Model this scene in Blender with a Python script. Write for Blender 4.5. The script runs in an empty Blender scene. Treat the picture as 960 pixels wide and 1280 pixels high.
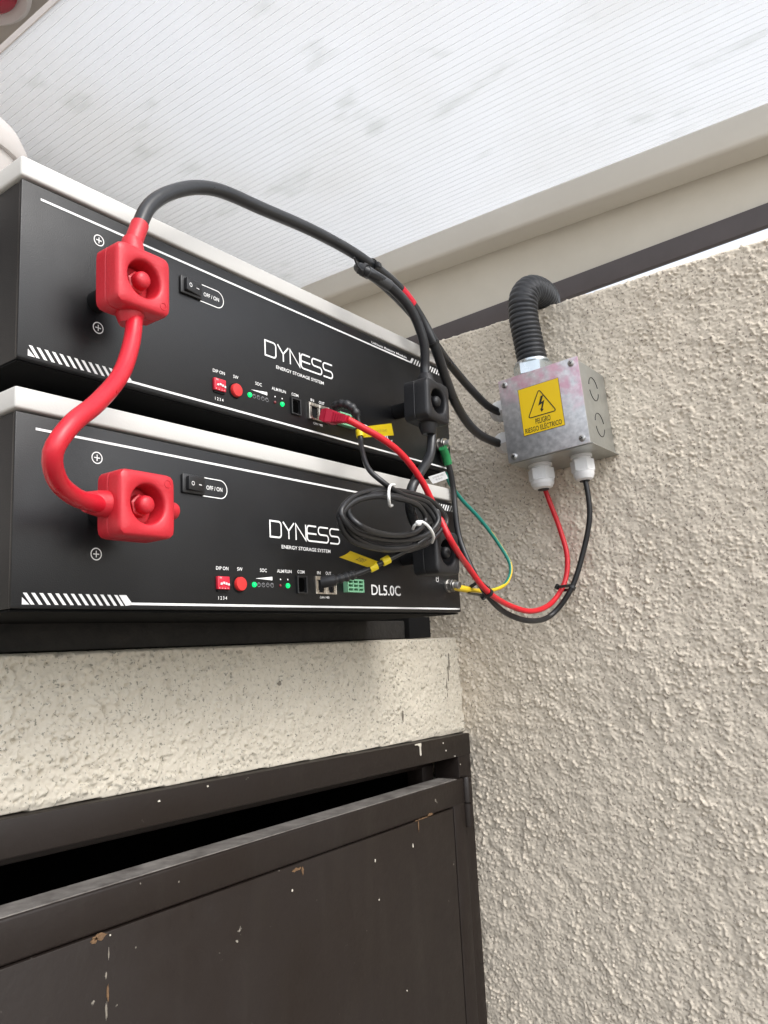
import bpy, bmesh, math, random
import numpy as np
from mathutils import Vector, Matrix, noise

random.seed(7)
S = bpy.context.scene
COL = S.collection
R = math.radians

# ------------------------------------------------------------ camera
cam_data = bpy.data.cameras.new('camera')
cam = bpy.data.objects.new('camera', cam_data)
COL.objects.link(cam)
cam.matrix_world = Matrix(((0.5973348, -0.1038657, -0.7952377, -0.2176),
                           (-0.8003814, -0.1400154, -0.5829111, -0.3979),
                           (-0.0508011, 0.9846865, -0.1667683, -0.0294),
                           (0, 0, 0, 1)))
cam_data.sensor_fit = 'VERTICAL'
cam_data.sensor_height = 36.0
cam_data.lens = 28.33
cam_data.clip_start = 0.01
cam_data.clip_end = 500
S.camera = cam

# ------------------------------------------------------------ sky, sun, exposure
SUN_EL, SUN_AZ = R(46), R(186)          # azimuth measured clockwise from +y
world = bpy.data.worlds.new('World')
S.world = world
world.use_nodes = True
wn = world.node_tree
bg = wn.nodes['Background']
sky = wn.nodes.new('ShaderNodeTexSky')
sky.sky_type = 'NISHITA'
sky.sun_disc = False
sky.sun_elevation = SUN_EL
sky.sun_rotation = SUN_AZ
sky.air_density = 1.0
sky.dust_density = 2.0
sky.ozone_density = 0.6
hsv = wn.nodes.new('ShaderNodeHueSaturation')      # thin white overcast: little colour left in the sky
hsv.inputs['Saturation'].default_value = 0.30
wn.links.new(sky.outputs[0], hsv.inputs['Color'])
wn.links.new(hsv.outputs[0], bg.inputs[0])
bg.inputs[1].default_value = 0.15
sun_data = bpy.data.lights.new('sun', 'SUN')
sun_data.energy = 0.55
sun_data.angle = R(25)
sun_data.color = (1.0, 0.97, 0.92)
sun = bpy.data.objects.new('sun', sun_data)
COL.objects.link(sun)
sd = Vector((math.sin(SUN_AZ) * math.cos(SUN_EL), math.cos(SUN_AZ) * math.cos(SUN_EL), math.sin(SUN_EL)))
sun.rotation_euler = sd.to_track_quat('Z', 'Y').to_euler()
S.view_settings.view_transform = 'Standard'
S.view_settings.look = 'None'
S.view_settings.gamma = 1.0
S.view_settings.exposure = 1.38
S.render.engine = 'CYCLES'
S.cycles.max_bounces = 10
S.cycles.diffuse_bounces = 6
S.cycles.transparent_max_bounces = 16

# ------------------------------------------------------------ materials
def mat(name, col, rough=0.5, metal=0.0, bump=0.0, bscale=300.0, var=0.0, vscale=8.0, vcol=None,
        spec=0.5, emit=None, estr=0.0, bump2=0.0, bscale2=30.0, rvar=0.0, coat=0.0, trans=0.0, sss=0.0):
    m = bpy.data.materials.new(name)
    m.use_nodes = True
    nt = m.node_tree
    N, L = nt.nodes, nt.links
    b = N['Principled BSDF']
    b.inputs['Base Color'].default_value = (*col, 1)
    b.inputs['Roughness'].default_value = rough
    b.inputs['Metallic'].default_value = metal
    b.inputs['Specular IOR Level'].default_value = spec
    b.inputs['Coat Weight'].default_value = coat
    b.inputs['Transmission Weight'].default_value = trans
    b.inputs['Subsurface Weight'].default_value = sss
    if sss: b.inputs['Subsurface Radius'].default_value = (0.004, 0.003, 0.003)
    tc = N.new('ShaderNodeTexCoord')
    if var or rvar:
        n = N.new('ShaderNodeTexNoise'); n.inputs['Scale'].default_value = vscale
        n.inputs['Detail'].default_value = 6; n.inputs['Roughness'].default_value = 0.65
        L.new(tc.outputs['Object'], n.inputs['Vector'])
    if var:
        mr = N.new('ShaderNodeMapRange'); mr.inputs[1].default_value = 0.35; mr.inputs[2].default_value = 0.7
        mr.inputs[4].default_value = var
        L.new(n.outputs[0], mr.inputs[0])
        mx = N.new('ShaderNodeMix'); mx.data_type = 'RGBA'
        L.new(mr.outputs[0], mx.inputs[0])
        mx.inputs[6].default_value = (*col, 1)
        mx.inputs[7].default_value = (*(vcol or tuple(c * 0.55 for c in col)), 1)
        L.new(mx.outputs[2], b.inputs['Base Color'])
    if rvar:
        m2 = N.new('ShaderNodeMapRange'); m2.inputs[1].default_value = 0.3; m2.inputs[2].default_value = 0.7
        m2.inputs[3].default_value = max(0, rough - rvar); m2.inputs[4].default_value = min(1, rough + rvar)
        L.new(n.outputs[0], m2.inputs[0]); L.new(m2.outputs[0], b.inputs['Roughness'])
    last = None
    for amt, sc in ((bump, bscale), (bump2, bscale2)):
        if amt:
            t = N.new('ShaderNodeTexNoise'); t.inputs['Scale'].default_value = sc; t.inputs['Detail'].default_value = 4
            L.new(tc.outputs['Object'], t.inputs['Vector'])
            bp = N.new('ShaderNodeBump'); bp.inputs['Strength'].default_value = amt; bp.inputs['Distance'].default_value = 0.002
            L.new(t.outputs[0], bp.inputs['Height'])
            if last: L.new(last.outputs[0], bp.inputs['Normal'])
            last = bp
    if last: L.new(last.outputs[0], b.inputs['Normal'])
    if emit:
        b.inputs['Emission Color'].default_value = (*emit, 1)
        b.inputs['Emission Strength'].default_value = estr
    return m

M = {}
M['case'] = mat('black_powder_coat', (0.0045, 0.0048, 0.0058), 0.42, bump=0.10, bscale=1400, rvar=0.06, vscale=14, spec=0.5)
M['panel'] = mat('black_front_sheet', (0.0040, 0.0043, 0.0052), 0.40, bump=0.10, bscale=1400, rvar=0.12, vscale=9, spec=0.42,
                 var=0.5, vcol=(0.0058, 0.0062, 0.0072))
M['lid'] = mat('off_white_paint', (0.54, 0.53, 0.505), 0.45, bump=0.06, bscale=700, var=0.25, vscale=20, vcol=(0.52, 0.51, 0.48))
M['print'] = mat('white_print', (0.80, 0.80, 0.79), 0.6)
M['dark'] = mat('matt_black', (0.006, 0.006, 0.0065), 0.8, spec=0.2)
M['plastic'] = mat('black_plastic', (0.014, 0.014, 0.015), 0.38, bump=0.05, bscale=900)
M['boot_red'] = mat('red_vinyl', (0.50, 0.014, 0.026), 0.44, bump=0.10, bscale=500, var=0.30, vscale=60, vcol=(0.40, 0.010, 0.021), rvar=0.08)
M['boot_black'] = mat('black_vinyl', (0.007, 0.007, 0.0085), 0.5, bump=0.08, bscale=500, var=0.3, vscale=50, vcol=(0.011, 0.011, 0.013))
M['cable_red'] = mat('red_cable_sheath', (0.54, 0.010, 0.024), 0.36, bump=0.06, bscale=260, var=0.25, vscale=45, vcol=(0.43, 0.009, 0.020), rvar=0.1)
M['cable_red_thin'] = mat('red_lead_sheath', (0.60, 0.012, 0.022), 0.40, bump=0.05, bscale=260, var=0.25, vscale=45, vcol=(0.48, 0.011, 0.022))
M['cable_black'] = mat('black_cable_sheath', (0.013, 0.014, 0.016), 0.34, bump=0.06, bscale=220, var=0.55, vscale=35, vcol=(0.030, 0.031, 0.034), rvar=0.1)
M['cable_thin'] = mat('black_lead_sheath', (0.012, 0.012, 0.013), 0.38, bump=0.05, bscale=260, var=0.4, vscale=40, vcol=(0.022, 0.022, 0.024))
M['patch'] = mat('black_patch_sheath', (0.011, 0.011, 0.012), 0.33, var=0.4, vscale=50, vcol=(0.022, 0.022, 0.023))
M['green_wire'] = mat('green_insulation', (0.004, 0.20, 0.155), 0.4, var=0.2, vscale=60)
M['yellow_wire'] = mat('yellow_insulation', (0.72, 0.50, 0.02), 0.4, var=0.2, vscale=60)
M['green_sleeve'] = mat('green_sleeve', (0.01, 0.19, 0.055), 0.35, bump=0.15, bscale=200)
M['tape_red'] = mat('red_tape', (0.62, 0.012, 0.035), 0.3)
M['label_yellow'] = mat('yellow_label', (0.80, 0.62, 0.012), 0.42, var=0.12, vscale=90)
M['label_white'] = mat('white_label', (0.80, 0.80, 0.80), 0.4)
M['ink_faint'] = mat('worn_ink', (0.45, 0.33, 0.02), 0.6)
M['ink_grey'] = mat('grey_ink', (0.25, 0.25, 0.26), 0.6)
M['ink'] = mat('black_ink', (0.012, 0.012, 0.012), 0.5)
M['tie_white'] = mat('white_nylon', (0.80, 0.80, 0.78), 0.35)
M['tie_black'] = mat('black_nylon', (0.010, 0.010, 0.011), 0.4)
M['gland'] = mat('light_grey_nylon', (0.72, 0.72, 0.72), 0.42, var=0.35, vscale=60, vcol=(0.60, 0.60, 0.60), bump=0.05)
M['rubber'] = mat('black_rubber', (0.012, 0.012, 0.012), 0.6)
M['conduit'] = mat('dark_grey_conduit', (0.020, 0.021, 0.024), 0.42, var=0.5, vscale=40, vcol=(0.045, 0.046, 0.05), bump=0.05)
M['zinc'] = mat('bright_zinc', (0.62, 0.66, 0.68), 0.28, 0.9, var=0.5, vscale=30, vcol=(0.48, 0.56, 0.60), bump=0.08, bscale=200, rvar=0.1)
M['steel'] = mat('worn_steel', (0.50, 0.49, 0.47), 0.32, 1.0, bump=0.15, bscale=500, rvar=0.12, vscale=200)
M['shield'] = mat('port_shield', (0.66, 0.62, 0.56), 0.3, 1.0, bump=0.2, bscale=300, rvar=0.1, vscale=90)
M['led_on'] = mat('green_light', (0.0, 0.30, 0.06), 0.3, emit=(0.0, 0.95, 0.20), estr=0.5)
M['led_off'] = mat('clear_dark_led', (0.02, 0.02, 0.02), 0.2)
M['led_red'] = mat('red_led_off', (0.16, 0.02, 0.025), 0.25)
M['button'] = mat('red_button', (0.62, 0.03, 0.03), 0.4)
M['dip'] = mat('red_dip_body', (0.62, 0.02, 0.045), 0.4)
M['dip_white'] = mat('white_slider', (0.75, 0.72, 0.72), 0.4)
M['green_plug'] = mat('green_connector', (0.20, 0.46, 0.28), 0.45)
M['red_plug'] = mat('dark_red_plug', (0.42, 0.012, 0.040), 0.42, bump=0.05)
M['cream'] = mat('clear_tub_plastic', (0.50, 0.465, 0.44), 0.4, sss=0.3, var=0.25, vscale=14)
M['gutter'] = mat('grey_beige_paint', (0.64, 0.61, 0.55), 0.5, var=0.3, vscale=9, vcol=(0.54, 0.51, 0.455), bump=0.04, bscale=120)
M['fascia'] = mat('beige_board_paint', (0.66, 0.625, 0.55), 0.6, var=0.35, vscale=11, vcol=(0.55, 0.515, 0.445), bump=0.12, bscale=160)
M['brown_beam'] = mat('brown_beam_paint', (0.085, 0.072, 0.075), 0.45, var=0.5, vscale=22, vcol=(0.062, 0.053, 0.055), bump=0.05, bscale=200)
M['ground'] = mat('grey_paving', (0.20, 0.185, 0.165), 0.85, var=0.5, vscale=3, bump=0.3, bscale=60)
M['house'] = mat('grey_render', (0.56, 0.51, 0.465), 0.85, var=0.3, vscale=4, bump=0.25, bscale=150)
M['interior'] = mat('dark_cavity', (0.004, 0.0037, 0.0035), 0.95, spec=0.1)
M['red_glass'] = mat('dark_red_plastic', (0.42, 0.01, 0.04), 0.25)
M['rim'] = mat('white_rim_plastic', (0.70, 0.66, 0.65), 0.35)


def stucco_mat(name, col, dark, speck, streak):
    m = bpy.data.materials.new(name); m.use_nodes = True
    nt = m.node_tree; N, L = nt.nodes, nt.links
    b = N['Principled BSDF']; b.inputs['Roughness'].default_value = 0.88; b.inputs['Specular IOR Level'].default_value = 0.25
    tc = N.new('ShaderNodeTexCoord')
    def noise_node(sc, det=5, rg=0.6):
        n = N.new('ShaderNodeTexNoise'); n.inputs['Scale'].default_value = sc
        n.inputs['Detail'].default_value = det; n.inputs['Roughness'].default_value = rg
        L.new(tc.outputs['Object'], n.inputs['Vector']); return n
    def ramp(src, a, c, hi):
        mr = N.new('ShaderNodeMapRange'); mr.inputs[1].default_value = a; mr.inputs[2].default_value = c; mr.inputs[4].default_value = hi
        L.new(src.outputs[0], mr.inputs[0]); return mr
    def mix(fac, base, c2):
        x = N.new('ShaderNodeMix'); x.data_type = 'RGBA'
        L.new(fac.outputs[0], x.inputs[0])
        if isinstance(base, tuple): x.inputs[6].default_value = (*base, 1)
        else: L.new(base.outputs[2], x.inputs[6])
        x.inputs[7].default_value = (*c2, 1); return x
    a = mix(ramp(noise_node(5), 0.4, 0.75, 0.6), col, tuple(c * 0.84 for c in col))
    a = mix(ramp(noise_node(45), 0.45, 0.75, 0.5), a, tuple(c * 1.08 for c in col))
    a = mix(ramp(noise_node(380, 2), 0.60, 0.68, speck), a, dark)              # dark specks
    a = mix(ramp(noise_node(14, 6, 0.7), 0.60, 0.80, streak), a, tuple(c * 0.6 for c in col))
    L.new(a.outputs[2], b.inputs['Base Color'])
    bp = N.new('ShaderNodeBump'); bp.inputs['Strength'].default_value = 0.35; bp.inputs['Distance'].default_value = 0.001
    n = noise_node(650, 4); L.new(n.outputs[0], bp.inputs['Height']); L.new(bp.outputs[0], b.inputs['Normal'])
    return m
M['stucco'] = stucco_mat('cream_stucco', (0.66, 0.59, 0.49), (0.12, 0.092, 0.078), 0.75, 0.45)
M['stucco_low'] = stucco_mat('pale_stucco', (0.58, 0.535, 0.45), (0.13, 0.13, 0.11), 0.7, 0.6)


def brown_door_mat():
    m = mat('brown_door_paint', (0.0115, 0.0072, 0.0055), 0.50, bump=0.10, bscale=220, rvar=0.14, vscale=9, spec=0.38, bump2=0.25, bscale2=14)
    nt = m.node_tree; N, L = nt.nodes, nt.links; b = N['Principled BSDF']
    tc = N.new('ShaderNodeTexCoord')
    n1 = N.new('ShaderNodeTexNoise'); n1.inputs['Scale'].default_value = 7; n1.inputs['Detail'].default_value = 6
    mp = N.new('ShaderNodeMapping'); mp.inputs['Scale'].default_value = (6, 6, 0.8)
    L.new(tc.outputs['Object'], mp.inputs[0]); L.new(mp.outputs[0], n1.inputs['Vector'])
    r1 = N.new('ShaderNodeMapRange'); r1.inputs[1].default_value = 0.55; r1.inputs[2].default_value = 0.85; r1.inputs[4].default_value = 0.7
    L.new(n1.outputs[0], r1.inputs[0])
    x = N.new('ShaderNodeMix'); x.data_type = 'RGBA'; x.inputs[6].default_value = (0.0115, 0.0072, 0.0055, 1); x.inputs[7].default_value = (0.019, 0.0145, 0.011, 1)
    L.new(r1.outputs[0], x.inputs[0])
    n2 = N.new('ShaderNodeTexNoise'); n2.inputs['Scale'].default_value = 110; n2.inputs['Detail'].default_value = 3
    L.new(tc.outputs['Object'], n2.inputs['Vector'])
    r2 = N.new('ShaderNodeMapRange'); r2.inputs[1].default_value = 0.74; r2.inputs[2].default_value = 0.78
    L.new(n2.outputs[0], r2.inputs[0])
    y = N.new('ShaderNodeMix'); y.data_type = 'RGBA'; y.inputs[7].default_value = (0.22, 0.20, 0.17, 1)
    L.new(x.outputs[2], y.inputs[6]); L.new(r2.outputs[0], y.inputs[0])
    L.new(y.outputs[2], b.inputs['Base Color'])
    return m
M['door'] = brown_door_mat()
M['painted_lit'] = mat('painted_lit_rail', (0.22, 0.205, 0.19), 0.8, var=0.9, vscale=40, vcol=(0.055, 0.047, 0.042), bump=0.2, bscale=200)  # patchy lighter grey, sky light painted into the door rail's top face
M['rust'] = mat('rust_and_filler', (0.17, 0.095, 0.042), 0.8, var=0.8, vscale=300, vcol=(0.07, 0.042, 0.026), bump=0.3, bscale=600)
M['drip'] = mat('cream_paint_drip', (0.62, 0.58, 0.50), 0.5)
M['grime'] = mat('grey_grime', (0.17, 0.15, 0.125), 0.9, var=0.7, vscale=200, vcol=(0.30, 0.27, 0.22))


def galvanised():
    m = mat('galvanised_steel', (0.50, 0.51, 0.53), 0.42, 0.75, bump=0.12, bscale=160)
    nt = m.node_tree; N, L = nt.nodes, nt.links; b = N['Principled BSDF']
    tc = N.new('ShaderNodeTexCoord')
    v = N.new('ShaderNodeTexNoise'); v.inputs['Scale'].default_value = 170; v.inputs['Detail'].default_value = 5
    L.new(tc.outputs['Object'], v.inputs['Vector'])
    r = N.new('ShaderNodeValToRGB'); r.color_ramp.elements[0].position = 0.35; r.color_ramp.elements[1].position = 0.68
    r.color_ramp.elements[0].color = (0.50, 0.51, 0.53, 1); r.color_ramp.elements[1].color = (0.70, 0.70, 0.72, 1)
    L.new(v.outputs[0], r.inputs[0])
    # torn remains of a pink film over the upper part
    sx = N.new('ShaderNodeSeparateXYZ'); L.new(tc.outputs['Object'], sx.inputs[0])
    f = N.new('ShaderNodeTexNoise'); f.inputs['Scale'].default_value = 42; f.inputs['Detail'].default_value = 6; f.inputs['Roughness'].default_value = 0.7
    L.new(tc.outputs['Object'], f.inputs['Vector'])
    m1 = N.new('ShaderNodeMath'); m1.operation = 'MULTIPLY_ADD'; m1.inputs[1].default_value = 26.0
    L.new(sx.outputs[1], m1.inputs[0]); L.new(f.outputs[0], m1.inputs[2])
    m2 = N.new('ShaderNodeMath'); m2.operation = 'MULTIPLY_ADD'; m2.inputs[1].default_value = 8.0
    L.new(sx.outputs[0], m2.inputs[0]); L.new(m1.outputs[0], m2.inputs[2])
    mr = N.new('ShaderNodeMapRange'); mr.inputs[1].default_value = 0.62; mr.inputs[2].default_value = 1.15; mr.inputs[4].default_value = 0.62
    L.new(m2.outputs[0], mr.inputs[0])
    g = N.new('ShaderNodeTexNoise'); g.inputs['Scale'].default_value = 75; g.inputs['Detail'].default_value = 5
    L.new(tc.outputs['Object'], g.inputs['Vector'])
    gr = N.new('ShaderNodeMapRange'); gr.inputs[1].default_value = 0.38; gr.inputs[2].default_value = 0.6
    L.new(g.outputs[0], gr.inputs[0])
    mm = N.new('ShaderNodeMath'); mm.operation = 'MULTIPLY'; L.new(mr.outputs[0], mm.inputs[0]); L.new(gr.outputs[0], mm.inputs[1])
    x = N.new('ShaderNodeMix'); x.data_type = 'RGBA'; x.inputs[7].default_value = (0.55, 0.20, 0.31, 1)
    L.new(mm.outputs[0], x.inputs[0]); L.new(r.outputs[0], x.inputs[6]); L.new(x.outputs[2], b.inputs['Base Color'])
    md = N.new('ShaderNodeMapRange'); md.inputs[3].default_value = 0.75; md.inputs[4].default_value = 0.2
    L.new(mm.outputs[0], md.inputs[0]); L.new(md.outputs[0], b.inputs['Metallic'])
    return m
M['galv'] = galvanised()
M['galv_side'] = mat('galvanised_side', (0.50, 0.51, 0.49), 0.36, 0.8, bump=0.35, bscale=70, var=0.5, vscale=60, vcol=(0.36, 0.37, 0.35))
M['sticker'] = mat('yellow_sticker', (0.86, 0.58, 0.012), 0.35)


def roof_mat(name, clear):
    m = bpy.data.materials.new(name); m.use_nodes = True
    nt = m.node_tree; N, L = nt.nodes, nt.links
    N.remove(N['Principled BSDF']); out = N['Material Output']
    tc = N.new('ShaderNodeTexCoord')
    def nz(sc, det, mapping=None):
        n = N.new('ShaderNodeTexNoise'); n.inputs['Scale'].default_value = sc; n.inputs['Detail'].default_value = det
        if mapping:
            mp = N.new('ShaderNodeMapping'); mp.inputs['Scale'].default_value = mapping
            L.new(tc.outputs['Object'], mp.inputs[0]); L.new(mp.outputs[0], n.inputs['Vector'])
        else: L.new(tc.outputs['Object'], n.inputs['Vector'])
        return n
    def rng(src, a, c, hi):
        mr = N.new('ShaderNodeMapRange'); mr.inputs[1].default_value = a; mr.inputs[2].default_value = c; mr.inputs[4].default_value = hi
        L.new(src.outputs[0], mr.inputs[0]); return mr
    def mix(fac, base, c2):
        x = N.new('ShaderNodeMix'); x.data_type = 'RGBA'
        L.new(fac.outputs[0], x.inputs[0])
        if isinstance(base, tuple): x.inputs[6].default_value = (*base, 1)
        else: L.new(base.outputs[2], x.inputs[6])
        x.inputs[7].default_value = (*c2, 1); return x
    c = mix(rng(nz(6, 5), 0.45, 0.8, 0.5), (0.60, 0.602, 0.605), (0.51, 0.50, 0.475))       # algae film
    c = mix(rng(nz(24, 3, (1, 0.45, 1)), 0.60, 0.74, 0.6), c, (0.42, 0.43, 0.41))       # dirt drops
    c = mix(rng(nz(260, 2), 0.74, 0.80, 0.35), c, (0.46, 0.44, 0.41))                     # grit
    t = N.new('ShaderNodeBsdfTranslucent'); L.new(c.outputs[2], t.inputs[0])
    tr = N.new('ShaderNodeBsdfTransparent'); tr.inputs[0].default_value = (0.92, 0.94, 0.96, 1)
    d = N.new('ShaderNodeBsdfDiffuse'); L.new(c.outputs[2], d.inputs[0])
    g = N.new('ShaderNodeBsdfGlossy'); g.inputs['Roughness'].default_value = 0.18
    a = N.new('ShaderNodeMixShader'); a.inputs[0].default_value = clear; L.new(t.outputs[0], a.inputs[1]); L.new(tr.outputs[0], a.inputs[2])
    b = N.new('ShaderNodeMixShader'); b.inputs[0].default_value = 0.06; L.new(a.outputs[0], b.inputs[1]); L.new(d.outputs[0], b.inputs[2])
    e = N.new('ShaderNodeMixShader'); e.inputs[0].default_value = 0.03; L.new(b.outputs[0], e.inputs[1]); L.new(g.outputs[0], e.inputs[2])
    L.new(e.outputs[0], out.inputs[0])
    return m
M['poly'] = roof_mat('opal_polycarbonate', 0.0)
M['poly_clear'] = roof_mat('clear_polycarbonate', 0.9)
def web_mat():
    m = bpy.data.materials.new('opal_web'); m.use_nodes = True
    nt = m.node_tree; N, L = nt.nodes, nt.links
    N.remove(N['Principled BSDF']); out = N['Material Output']
    t = N.new('ShaderNodeBsdfTranslucent'); t.inputs[0].default_value = (0.93, 0.935, 0.94, 1)
    d = N.new('ShaderNodeBsdfDiffuse'); d.inputs[0].default_value = (0.93, 0.935, 0.94, 1)
    a = N.new('ShaderNodeMixShader'); a.inputs[0].default_value = 0.04
    L.new(t.outputs[0], a.inputs[1]); L.new(d.outputs[0], a.inputs[2]); L.new(a.outputs[0], out.inputs[0])
    return m
M['web'] = web_mat()


# ------------------------------------------------------------ object helpers
def link(name, me, m, parent=None, loc=None):
    o = bpy.data.objects.new(name, me)
    COL.objects.link(o)
    if m is not None and not me.materials:
        for q in (m if isinstance(m, (list, tuple)) else [m]): me.materials.append(q)
    if parent: o.parent = parent
    if loc: o.location = loc
    return o

def tag(o, label=None, cat=None, group=None, kind=None):
    if label: o['label'] = label
    if cat: o['category'] = cat
    if group: o['group'] = group
    if kind: o['kind'] = kind
    return o

def thing(name, label, cat, loc=(0, 0, 0), group=None):
    o = bpy.data.objects.new(name, None)
    o.empty_display_size = 0.02
    COL.objects.link(o); o.location = loc
    return tag(o, label, cat, group)

def children(o):
    return [c for c in bpy.data.objects if c.parent == o]

def copy_tree(o, parent=None):
    c = o.copy(); COL.objects.link(c)
    if parent:
        c.parent = parent
        c.matrix_parent_inverse = o.matrix_parent_inverse.copy()
    for ch in children(o): copy_tree(ch, c)
    return c

def bm_mesh(bm, smooth=False, ang=None):
    bmesh.ops.recalc_face_normals(bm, faces=bm.faces)
    me = bpy.data.meshes.new('mesh')
    bm.to_mesh(me); bm.free()
    if smooth:
        for p in me.polygons: p.use_smooth = True
        if ang: me.set_sharp_from_angle(angle=R(ang))
    return me

def add_box(bm, x0, x1, y0, y1, z0, z1, bev=0.0, seg=2):
    r = bmesh.ops.create_cube(bm, size=1.0)
    vs = r['verts']
    for v in vs:
        v.co = Vector((x0 + (v.co.x + .5) * (x1 - x0), y0 + (v.co.y + .5) * (y1 - y0), z0 + (v.co.z + .5) * (z1 - z0)))
    if bev:
        es = list({e for v in vs for e in v.link_edges})
        bmesh.ops.bevel(bm, geom=es, offset=bev, segments=seg, affect='EDGES', profile=0.5)

def box(name, x0, x1, y0, y1, z0, z1, m, parent=None, bev=0.0, seg=2):
    bm = bmesh.new(); add_box(bm, x0, x1, y0, y1, z0, z1, bev, seg)
    return link(name, bm_mesh(bm, bev > 0, 40), m, parent)

def frame_of(axis):
    a = Vector(axis).normalized()
    u = a.orthogonal().normalized()
    return a, u, a.cross(u)

def add_lathe(bm, prof, origin=(0, 0, 0), axis=(0, 0, 1), n=32, hexed=None, phase=0.0):
    """prof: list of (radius, height); hexed: indices of rings that are hexagonal"""
    a, u, w = frame_of(axis); o = Vector(origin); rings = []
    for k, (r, h) in enumerate(prof):
        ring = []
        for i in range(n):
            t = 2 * math.pi * i / n + phase; rr = r
            if hexed and k in hexed:
                q = (t % (math.pi / 3)) - math.pi / 6
                rr = r * math.cos(math.pi / 6) / math.cos(q)
            ring.append(bm.verts.new(o + a * h + (u * math.cos(t) + w * math.sin(t)) * rr))
        rings.append(ring)
    for A, B in zip(rings, rings[1:]):
        for i in range(n): bm.faces.new((A[i], A[(i + 1) % n], B[(i + 1) % n], B[i]))
    bm.faces.new(rings[0][::-1]); bm.faces.new(rings[-1])

def lathe(name, prof, m, parent=None, origin=(0, 0, 0), axis=(0, 0, 1), n=32, hexed=None, ang=35):
    bm = bmesh.new(); add_lathe(bm, prof, origin, axis, n, hexed)
    return link(name, bm_mesh(bm, True, ang), m, parent)

def spline(pts, step=0.004):
    P = [Vector(p) for p in pts]
    P = [P[0] * 2 - P[1]] + P + [P[-1] * 2 - P[-2]]
    out = []
    for i in range(1, len(P) - 2):
        p0, p1, p2, p3 = P[i - 1:i + 3]
        d = lambda a, b: max((b - a).length ** 0.5, 1e-6)
        t0 = 0; t1 = t0 + d(p0, p1); t2 = t1 + d(p1, p2); t3 = t2 + d(p2, p3)
        n = max(2, int((p2 - p1).length / step))
        for k in range(n):
            t = t1 + (t2 - t1) * k / n
            A1 = p0 * ((t1 - t) / (t1 - t0)) + p1 * ((t - t0) / (t1 - t0))
            A2 = p1 * ((t2 - t) / (t2 - t1)) + p2 * ((t - t1) / (t2 - t1))
            A3 = p2 * ((t3 - t) / (t3 - t2)) + p3 * ((t - t2) / (t3 - t2))
            B1 = A1 * ((t2 - t) / (t2 - t0)) + A2 * ((t - t0) / (t2 - t0))
            B2 = A2 * ((t3 - t) / (t3 - t1)) + A3 * ((t - t1) / (t3 - t1))
            out.append(B1 * ((t2 - t) / (t2 - t1)) + B2 * ((t - t1) / (t2 - t1)))
    out.append(P[-2])
    return out

def resample(path, step):
    out = [path[0]]; acc = 0
    for a, b in zip(path, path[1:]):
        seg = (b - a).length
        while acc + seg >= step:
            t = (step - acc) / seg
            a = a.lerp(b, t); out.append(a.copy()); seg = (b - a).length; acc = 0
        acc += seg
    if (out[-1] - path[-1]).length > step * 0.2: out.append(path[-1])
    return out

def add_tube(bm, path, rad, n=16, twist=0.0, mats=None):
    """rad: number or function(i, count); mats: function(angle index, ring index) -> material index"""
    T = []
    for i in range(len(path)):
        a = path[max(0, i - 1)]; b = path[min(len(path) - 1, i + 1)]
        T.append((b - a).normalized())
    u = T[0].orthogonal().normalized(); rings = []
    for i, p in enumerate(path):
        if i:
            q = T[i - 1].rotation_difference(T[i]); u = (q @ u).normalized()
        w = T[i].cross(u)
        r = rad(i, len(path)) if callable(rad) else rad
        rings.append([bm.verts.new(p + (u * math.cos(2 * math.pi * k / n + twist * i) + w * math.sin(2 * math.pi * k / n + twist * i)) * r) for k in range(n)])
    for i, (A, B) in enumerate(zip(rings, rings[1:])):
        for k in range(n):
            f = bm.faces.new((A[k], A[(k + 1) % n], B[(k + 1) % n], B[k]))
            if mats: f.material_index = mats(k, i)
    bm.faces.new(rings[0][::-1]); bm.faces.new(rings[-1])

def tube(name, pts, rad, m, parent=None, n=16, step=0.004, twist=0.0, mats=None, ang=60):
    bm = bmesh.new(); add_tube(bm, spline(pts, step), rad, n, twist, mats)
    return link(name, bm_mesh(bm, True, ang), m, parent)

# flat print on a plane: X across, Z up, lying at y = off
def add_stroke(bm, pts, w, off, closed=False):
    n = len(pts); P = [Vector((x, z)) for x, z in pts]; L_, R_ = [], []
    for i in range(n):
        a = P[(i - 1) % n] if closed or i else P[0]; b = P[(i + 1) % n] if closed or i < n - 1 else P[-1]
        d1 = (P[i] - a); d2 = (b - P[i])
        if d1.length < 1e-9: d1 = d2
        if d2.length < 1e-9: d2 = d1
        d1.normalize(); d2.normalize()
        t = (d1 + d2)
        t = d1 if t.length < 1e-6 else t.normalized()
        nn = Vector((-t.y, t.x)); c = max(0.5, nn.dot(Vector((-d1.y, d1.x))))
        L_.append(bm.verts.new((P[i].x + nn.x * w / 2 / c, off, P[i].y + nn.y * w / 2 / c)))
        R_.append(bm.verts.new((P[i].x - nn.x * w / 2 / c, off, P[i].y - nn.y * w / 2 / c)))
    for i in range(n if closed else n - 1):
        j = (i + 1) % n
        bm.faces.new((L_[i], L_[j], R_[j], R_[i]))

def arc(cx, cz, r, a0, a1, n=8):
    return [(cx + r * math.cos(R(a0 + (a1 - a0) * i / n)), cz + r * math.sin(R(a0 + (a1 - a0) * i / n))) for i in range(n + 1)]

def add_poly(bm, pts, off):
    bm.faces.new([bm.verts.new((x, off, z)) for x, z in pts])

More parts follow.
